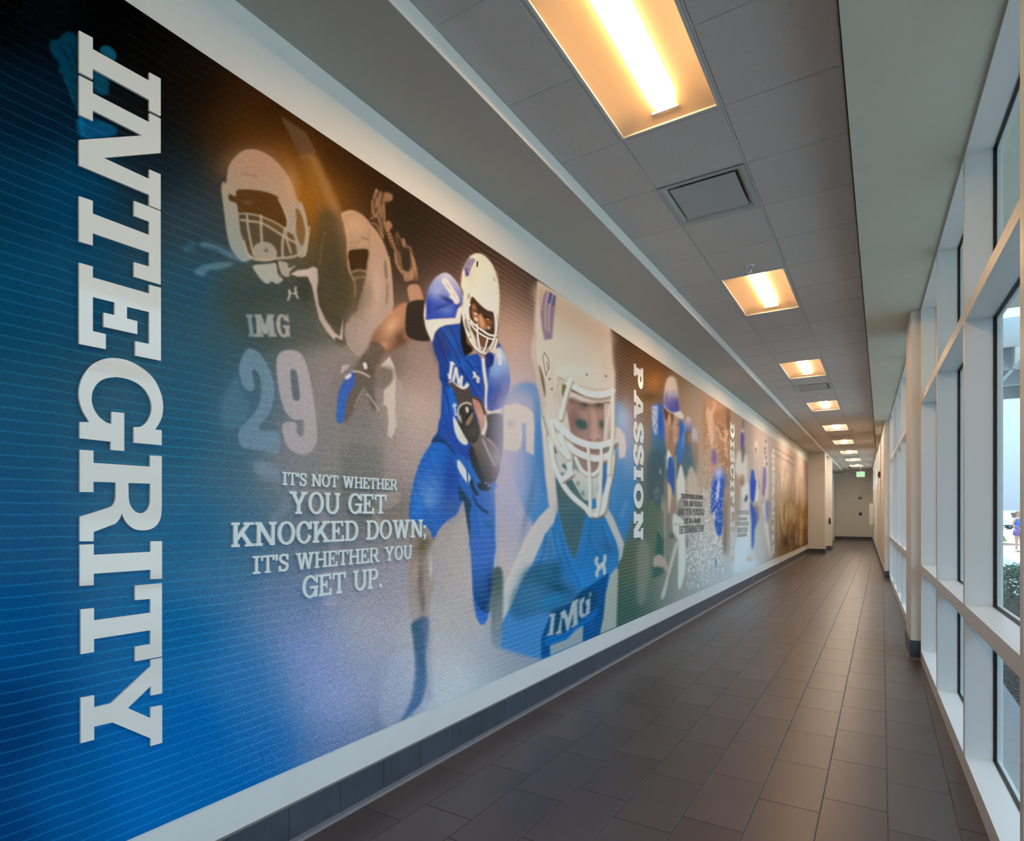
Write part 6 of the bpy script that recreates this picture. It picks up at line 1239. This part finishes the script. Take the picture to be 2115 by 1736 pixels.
# fire alarm on right wall
la = 20.6; t = empty('fire_alarm', WL(-.09, la, 2.68), TA); tag(t, 'dark red fire alarm strobe on the right wall beyond the windows', 'alarm')
MB().box(-.05, -.07, -.09, 0, .07, .09).build('housing', M['red'], t); MB().box(-.075, -.035, -.02, -.05, .035, .03).build('lens', M['red'], t)
t = empty('wall_outlet', WL(-.09, 18.6, .40), TA); tag(t, 'small white socket plate low on the right wall', 'socket'); MB().box(-.008, -.035, -.06, 0, .035, .06).build('plate', M['white'], t); MB().box(-.010, -.02, -.04, -.008, .02, -.01).build('socket', M['wall'], t); MB().box(-.010, -.02, .01, -.008, .02, .04).build('socket', M['wall'], t)
t = empty('drinking_fountain', WL(-.105, 34.5, .95), TA); tag(t, 'white wall-hung cabinet low at the far right end', 'cabinet'); MB().box(-.16, -.3, 0, 0, .3, 1.05).build('body', M['white'], t); MB().box(-.165, -.27, .05, -.16, .27, 1.0).build('door', M['white'], t)
# recess door between the piers
t = empty('door_1', (XL+.03, 26.54, 0)); tag(t, kind='structure', label='grey door in the recess between the two piers'); MB().box(-.03, -.5, 0, .02, .5, 2.2).build('door_leaf', M['door'], t); MB().box(-.03, -.56, 0, .03, -.5, 2.26).box(-.03, .5, 0, .03, .56, 2.26).box(-.03, -.5, 2.2, .03, .5, 2.26).build('door_frame', M['frame'], t); MB().tube((.02, .4, 1.05), (.09, .4, 1.05), .012).tube((.08, .4, 1.05), (.08, .26, 1.05), .012).build('door_handle', M['dark'], t)
t = empty('card_reader', (XF+.07-.06, 27.4, 1.22)); tag(t, 'small black card reader on the far pier', 'card reader'); MB().box(-.03, -.03, -.12, .03, 0, .12).build('housing', M['dark'], t); MB().box(-.02, -.034, .04, .02, -.03, .09).build('reader_face', M['bronze'], t)
# ---------------------------------------------------------------- outside the glass
GZ = -.12
M['concrete'] = mat('concrete_paving', (.50, .48, .43), .85, .2, noise=.06, nscale=1.5, bump=.1, bscale=40)
M['soil'] = mat('soil', (.045, .034, .028), .95, .1, noise=.4, nscale=14)
M['mulch'] = mat('mulch_chip', (.085, .06, .048), .9, .2, objvar=.55, noise=.2)
M['leaf'] = mat('shrub_leaf', (.045, .10, .035), .5, .4, objvar=.45, noise=.2)
M['leafb'] = mat('bright_leaf', (.22, .30, .04), .5, .4, objvar=.3, noise=.2)
M['twig'] = mat('twig', (.10, .07, .045), .9)
M['canopy'] = mat('canopy_paint', (.55, .60, .63), .5, .4, noise=.02)
M['stucco'] = mat('beige_stucco', (.62, .57, .47), .85, .2, noise=.04, nscale=3, bump=.15, bscale=120)
tag(MB().box(.6, -8, GZ-.3, 120, 140, GZ).build('ground_paving', M['concrete']), kind='structure', label='pale concrete paving and car park outside the windows')
tag(MB().box(.10, -6, GZ-.2, .19, 40, -.001).xf(WL).build('wall_plinth', M['stucco']), kind='structure')
tag(MB().box(.35, -6, GZ-.02, 3.3, 15.5, GZ+.03).build('ground_bed', M['soil']), kind='structure', label='dark planting bed against the glazed wall')
tag(MB().box(-8, -8, 4.3, .78, 44, 4.9).build('wall_exterior', M['stucco']), kind='structure', label='roof and plinth of the building')
tag(MB().box(.78, -8, 4.25, 3.4, 10.05, 4.6).build('ceiling_overhang', M['stucco']), kind='structure', label='beige overhang outside the nearest upper panes')
t = empty('canopy', (0, 0, 0)); tag(t, 'pale steel canopy of deep cross beams outside the nearest window', 'canopy')
for Y in (10.6, 12.3, 13.85, 15.5): MB().box(.8, Y, 3.87, 2.5, Y+.06, 4.27).build('cross_beam', M['canopy'], t)
MB().box(1.75, 10.6, 3.87, 1.81, 15.56, 4.27).build('long_beam', M['canopy'], t); MB().box(2.45, 10.6, 3.80, 2.53, 15.56, 4.30).build('edge_beam', M['canopy'], t); MB().box(.8, 11.9, 4.20, 2.5, 15.56, 4.24).build('roof_panel', M['canopy'], t)
MB().box(2.42, 15.3, GZ, 2.54, 15.42, 3.8).build('post', M['canopy'], t)
rnd = random.Random(5)
mc = MB()
for k in range(9000):
    y = rnd.uniform(2, 15.4) if k % 3 else rnd.uniform(4, 9); x = rnd.uniform(WL(.25, y, 0)[0], 3.2 if k % 2 else 1.9); z = GZ+.03+rnd.uniform(0, .035)
    L_, w_, a, ti_ = rnd.uniform(.015, .05), rnd.uniform(.005, .012), rnd.uniform(0, 3.14), rnd.uniform(-.4, .4)
    ca, sa = math.cos(a), math.sin(a)
    mc.add([(x-ca*L_+sa*w_, y-sa*L_-ca*w_, z-ti_*L_*.4), (x+ca*L_+sa*w_, y+sa*L_-ca*w_, z+ti_*L_*.4), (x+ca*L_, y+sa*L_, z+.008+ti_*L_*.4), (x-ca*L_, y-sa*L_, z+.008-ti_*L_*.4), (x+ca*L_-sa*w_, y+sa*L_+ca*w_, z+ti_*L_*.4), (x-ca*L_-sa*w_, y-sa*L_+ca*w_, z-ti_*L_*.4)], [(0, 1, 2, 3), (3, 2, 4, 5)])
me = bpy.data.meshes.new('mulch'); me.from_pydata(mc.v, [], mc.f); me.materials.append(M['mulch']); tag(link('mulch', me), 'brown shredded bark mulch covering the bed outside the glass', 'mulch', kind='stuff')
def shrub(x, y, rx, ry, h, n, lm, label, ll=.04, seed=1, z0=GZ):
    r = random.Random(seed); t = empty('shrub', (x, y, z0)); tag(t, label, 'shrub')
    st = MB(); lf = MB()
    for i in range(14):
        a = r.uniform(0, 6.28); q = r.uniform(.3, 1); e = (math.cos(a)*rx*q, math.sin(a)*ry*q, h*r.uniform(.6, 1.0)); st.tube((0, 0, 0), e, .008, .003, 5, False)
    for k in range(n):
        a = r.uniform(0, 6.28); ph = r.uniform(-.4, 1.5); q = r.uniform(.72, 1.05) if r.random() < .8 else r.uniform(.3, .8)
        px, py, pz = math.cos(a)*rx*q*math.cos(ph), math.sin(a)*ry*q*math.cos(ph), h*.48+h*.5*q*math.sin(ph)
        if r.random() < .06: pz += r.uniform(0, .14)*h
        d = Vector((math.cos(a)+r.uniform(-.6, .6), math.sin(a)+r.uniform(-.6, .6), r.uniform(-.2, .9))).normalized(); u = d.orthogonal().normalized(); l_ = ll*r.uniform(.7, 1.3); p = Vector((px, py, max(pz, .02)))
        lf.add([p, p+d*l_*.5+u*l_*.26, p+d*l_, p+d*l_*.5-u*l_*.26], [(0, 1, 2, 3)])
    st.build('stem', M['twig'], t)
    me = bpy.data.meshes.new('foliage'); me.from_pydata(lf.v, [], lf.f); me.materials.append(lm); o = link('foliage', me, t); o['kind'] = 'stuff'
shrub(1.95, 12.1, .62, .8, .86, 3600, M['leaf'], 'dark green leafy shrub close outside the nearest window', .06, 2)
shrub(2.75, 13.9, .55, .6, .74, 2400, M['leaf'], 'second dark green shrub behind the nearest one', .06, 3)
br_ = at_d(2068.5, 1112, 31); tag(MB().lathe([(.001, .06), (.9, .05), (1.15, 0)], (br_[0]-.2, br_[1], GZ), 24).build('ground_bed_far', mat('red_mulch', (.20, .10, .07), .9, noise=.3, nscale=30)), kind='structure', label='small round bed of red-brown mulch in the paving')
shrub(br_[0]-.25, br_[1], .42, .42, .50, 1300, M['leafb'], 'small bright green shrub in the sunlit paving', .07, 4)

# ---- pickup truck parked across the lot
M['carp'] = mat('white_car_paint', (.80, .78, .70), .25, .5, coat=.5); M['carg'] = mat('car_glass', (.05, .07, .06), .08); M['tyre'] = mat('tyre_rubber', (.02, .02, .02), .8); M['rim'] = mat('wheel_rim', (.45, .45, .46), .3, metal=.8)
tx = at_d(2098, 1085, 58); vx = Vector((CT, ST, 0)); 
t = empty('pickup_truck', (tx[0], tx[1], GZ), TH); t.scale = (.93, .93, .93); tag(t, 'white pickup truck parked side-on across the lot', 'truck')
# local frame: x to the right in the picture, y away; tail at x=0.0, bonnet towards -x
side = [(-3.9, .45), (-3.95, .95), (-3.6, 1.08), (-2.75, 1.15), (-2.15, 1.72), (-1.9, 1.80), (-.55, 1.80), (-.42, 1.70), (-.35, 1.15), (1.45, 1.13), (1.5, .5)]
b = MB(); n = len(side)
for yy, ins in ((0, 0), (1.85, 0)): b.v += [(x, yy+(.14 if (z > 1.3 and yy == 0) else (-.14 if z > 1.3 else 0)), z) for x, z in side]
b.f += [tuple(range(n)), tuple(range(2*n-1, n-1, -1))]+[(i, (i+1) % n, n+(i+1) % n, n+i) for i in range(n)]; tb = b.build('body', M['carp'], t)
MB().add([(-2.55, .02, 1.2), (-1.55, .02, 1.2), (-1.55, .10, 1.66), (-2.05, .10, 1.66)], [(0, 1, 2, 3)]).add([(-2.55, -.01, 1.2), (-1.55, -.01, 1.2), (-1.55, .07, 1.66), (-2.05, .07, 1.66)], [(0, 1, 2, 3)]).build('side_window', M['carg'], tb)
MB().box(-1.62, -.02, .92, -1.42, 0, .97).build('door_handle', M['dark'], tb)
MB().box(-3.9, -.03, .34, 1.5, .05, .45).build('side_step', M['dark'], t)
for x in (-3.0, .75):
    for y in (.02, 1.6):
        w = MB().tube((x, y-.02, .38), (x, y+.24, .38), .38, n=22).build('wheel', M['tyre'], t); MB().tube((x, y-.03, .38), (x, y, .38), .22, n=16).build('wheel_rim', M['rim'], w)
# ---- low car-park shelter on the horizon
sx = at_d(2060, 1056, 62); t = empty('parking_shelter', (sx[0]-3, sx[1], GZ), TH); tag(t, 'long low white roofed shelter along the far side of the lot', 'shelter')
MB().box(-6, 0, 1.62, 16, 4, 1.86).build('roof_fascia', M['white'], t); MB().box(-6, .6, 1.1, 16, 3.6, 1.62).build('dark_wall', mat('shelter_wall', (.22, .18, .14), .8), t)  # dark brown wall box under the white roof
for k in range(8): MB().box(-5.5+3*k, .1, 0, -5.35+3*k, .25, 1.62).build('post', M['white'], t)

# ---- woman standing in the sun
def skin_body(name, pts, edges, rad, m, par, sub=2):
    me = bpy.data.meshes.new(name); me.from_pydata(pts, edges, []); o = bpy.data.objects.new(name, me); COL.objects.link(o)
    sk = o.modifiers.new('skin', 'SKIN')
    for i, v in enumerate(me.skin_vertices[0].data):
        r = rad[i]; v.radius = (r, r) if not isinstance(r, tuple) else r; v.use_root = (i == 0)
    ss = o.modifiers.new('sub', 'SUBSURF'); ss.levels = sub; ss.render_levels = sub
    dg = bpy.context.evaluated_depsgraph_get(); ev = o.evaluated_get(dg); m2 = bpy.data.meshes.new_from_object(ev)
    bpy.data.objects.remove(o); m2.materials.clear(); m2.materials.append(m); m2.polygons.foreach_set('use_smooth', [True]*len(m2.polygons))
    return link(name, m2, par)
M['skin'] = mat('person_skin', (.52, .27, .18), .55, .3, noise=.04, nscale=20); M['top'] = mat('blue_knit_top', (.03, .13, .62), .8, .2, noise=.1, nscale=20); M['short'] = mat('grey_denim', (.26, .29, .31), .85, .2, noise=.1, nscale=30)  # skin is one even warm colour
M['hair'] = mat('auburn_hair', (.20, .10, .05), .6); M['bag'] = mat('purple_bag', (.14, .07, .24), .6, .4, noise=.3, nscale=14); M['lens'] = mat('dark_lens', (.02, .015, .015), .15); M['shoe'] = mat('sandal', (.20, .12, .08), .7); M['lip'] = mat('lips', (.42, .12, .12), .5)
wx = at_d(2103.5, 1100, 25.2); pt = empty('person', (wx[0], wx[1], GZ), TH); tag(pt, 'person in blue sleeveless top and grey shorts holding a purple handbag', 'person')
# local: x right in the picture, -y towards the viewer; turned slightly to the left
B_ = [(0, 0, .90), (0, .0, 1.02), (0, 0, 1.18), (0, 0, 1.32), (0, 0, 1.42), (0, -.01, 1.49), (-.01, -.02, 1.56), (-.01, -.02, 1.63),
      (-.09, 0, .84), (-.095, -.02, .48), (-.09, .0, .09), (-.10, -.12, .04), (.09, 0, .84), (.105, -.02, .48), (.11, .0, .09), (.12, -.12, .04),
      (-.17, 0, 1.37), (-.22, .02, 1.12), (-.06, -.18, 1.02), (.17, 0, 1.37), (.22, .02, 1.12), (.10, -.20, 1.10)]
E_ = [(0, 1), (1, 2), (2, 3), (3, 4), (4, 5), (5, 6), (6, 7), (0, 8), (8, 9), (9, 10), (10, 11), (0, 12), (12, 13), (13, 14), (14, 15), (4, 16), (16, 17), (17, 18), (4, 19), (19, 20), (20, 21)]
R_ = [(.15, .11), (.125, .095), (.135, .10), (.15, .11), (.10, .07), .05, .075, .085, .09, .058, .036, .028, .09, .058, .036, .028, .05, .04, .027, .05, .04, .027]
skin_body('body', B_, E_, R_, M['skin'], pt)
T_ = [(0, 0, .93), (0, 0, 1.05), (0, 0, 1.18), (0, 0, 1.32), (0, 0, 1.40), (-.12, 0, 1.385), (.12, 0, 1.385)]
skin_body('tank_top', T_, [(0, 1), (1, 2), (2, 3), (3, 4), (4, 5), (4, 6)], [(.172, .13), (.145, .115), (.155, .12), (.165, .125), (.125, .10), .070, .070], M['top'], pt)
skin_body('shorts', [(0, 0, .93), (0, 0, .86), (-.095, 0, .79), (-.097, 0, .70), (.095, 0, .79), (.098, 0, .70)], [(0, 1), (1, 2), (2, 3), (1, 4), (4, 5)], [(.165, .125), (.165, .125), .105, .10, .105, .10], M['short'], pt)
h = MB().ball((-.01, -.02, 1.615), .082, .098, .115, 18, 12); hd = h.build('head', M['skin'], pt, smooth=True)
MB().ball((-.09, -.02, 1.61), .012, .02, .028, 8, 6).ball((.07, -.02, 1.61), .012, .02, .028, 8, 6).build('ear', M['skin'], hd, smooth=True)
MB().add([(-.01, -.125, 1.625), (-.028, -.112, 1.59), (.008, -.112, 1.59), (-.01, -.14, 1.592)], [(0, 1, 3), (0, 3, 2), (1, 2, 3)]).build('nose', M['skin'], hd)
MB().ball((-.01, -.112, 1.562), .024, .008, .008, 10, 6).build('mouth', M['lip'], hd)
g_ = MB()
for sx_ in (-1, 1): g_.ball((-.01+sx_*.032, -.108, 1.625), .026, .012, .019, 12, 6)
g_.box(-.02, -.122, 1.627, 0, -.116, 1.632).box(-.094, -.10, 1.628, -.09, .0, 1.633).box(.070, -.10, 1.628, .074, .0, 1.633).build('sunglasses', M['lens'], hd)
MB().ball((-.01, .0, 1.645), .092, .105, .10, 16, 10).ball((-.01, .10, 1.66), .045, .05, .05, 10, 8).build('hair', M['hair'], hd, smooth=True)
def hand(x, y, z, dx, dy, dz, name='hand'):
    q = MB(); q.ball((x, y, z), .04, .022, .045, 10, 8)
    d = Vector((dx, dy, dz)).normalized(); s_ = d.cross(Vector((0, 0, 1))).normalized()
    for i, (off, ln) in enumerate(((-.028, .055), (-.01, .068), (.01, .065), (.028, .05))):
        p = Vector((x, y, z))+s_*off+d*.03; m_ = p+d*ln*.55; e = m_+(d*.4+Vector((0, 0, -.9))).normalized()*ln*.5
        q.tube(p, m_, .009, .008, 8); q.tube(m_, e, .008, .006, 8)
    p = Vector((x, y, z))+s_*-.035; q.tube(p, p+(d*.5-s_*.8).normalized()*.05, .010, .007, 8)
    q.build(name, M['skin'], pt, smooth=True)
hand(-.10, -.22, 1.01, -.9, -.4, -.1); hand(.06, -.23, 1.115, -.9, -.3, -.1)
for x in (-.10, .12): MB().box(x-.04, -.17, 0, x+.04, .07, .022).ball((x, -.12, .035), .036, .05, .022, 10, 6).build('sandal', M['shoe'], pt)
# handbag hanging from her forearm
bgx = Vector((wx[0], wx[1], GZ))+Matrix.Rotation(TH, 3, 'Z') @ Vector((-.20, -.20, .70))
t = empty('handbag', bgx, TH); tag(t, 'purple patterned handbag hanging from the arm of the person outside', 'bag')
b = MB(); n = 14
for j, (w, d_, z) in enumerate(((.15, .05, 0), (.20, .075, .05), (.20, .08, .14), (.15, .06, .24), (.11, .03, .285))): b.v += [(w*math.copysign(abs(math.cos(2*math.pi*i/n))**.6, math.cos(2*math.pi*i/n)), d_*math.sin(2*math.pi*i/n), z) for i in range(n)]
b.f += [(j*n+i, j*n+(i+1) % n, (j+1)*n+(i+1) % n, (j+1)*n+i) for j in range(4) for i in range(n)]+[tuple(range(n))[::-1], tuple(range(4*n, 5*n))]
b.build('bag_body', M['bag'], t, smooth=True)
hdl = MB(); pp = [(.09*math.cos(a), 0, .27+.11*math.sin(a)) for a in [math.pi*i/10 for i in range(11)]]
for i in range(10): hdl.tube(pp[i], pp[i+1], .007, n=6)
hdl.build('handle', M['bag'], t)
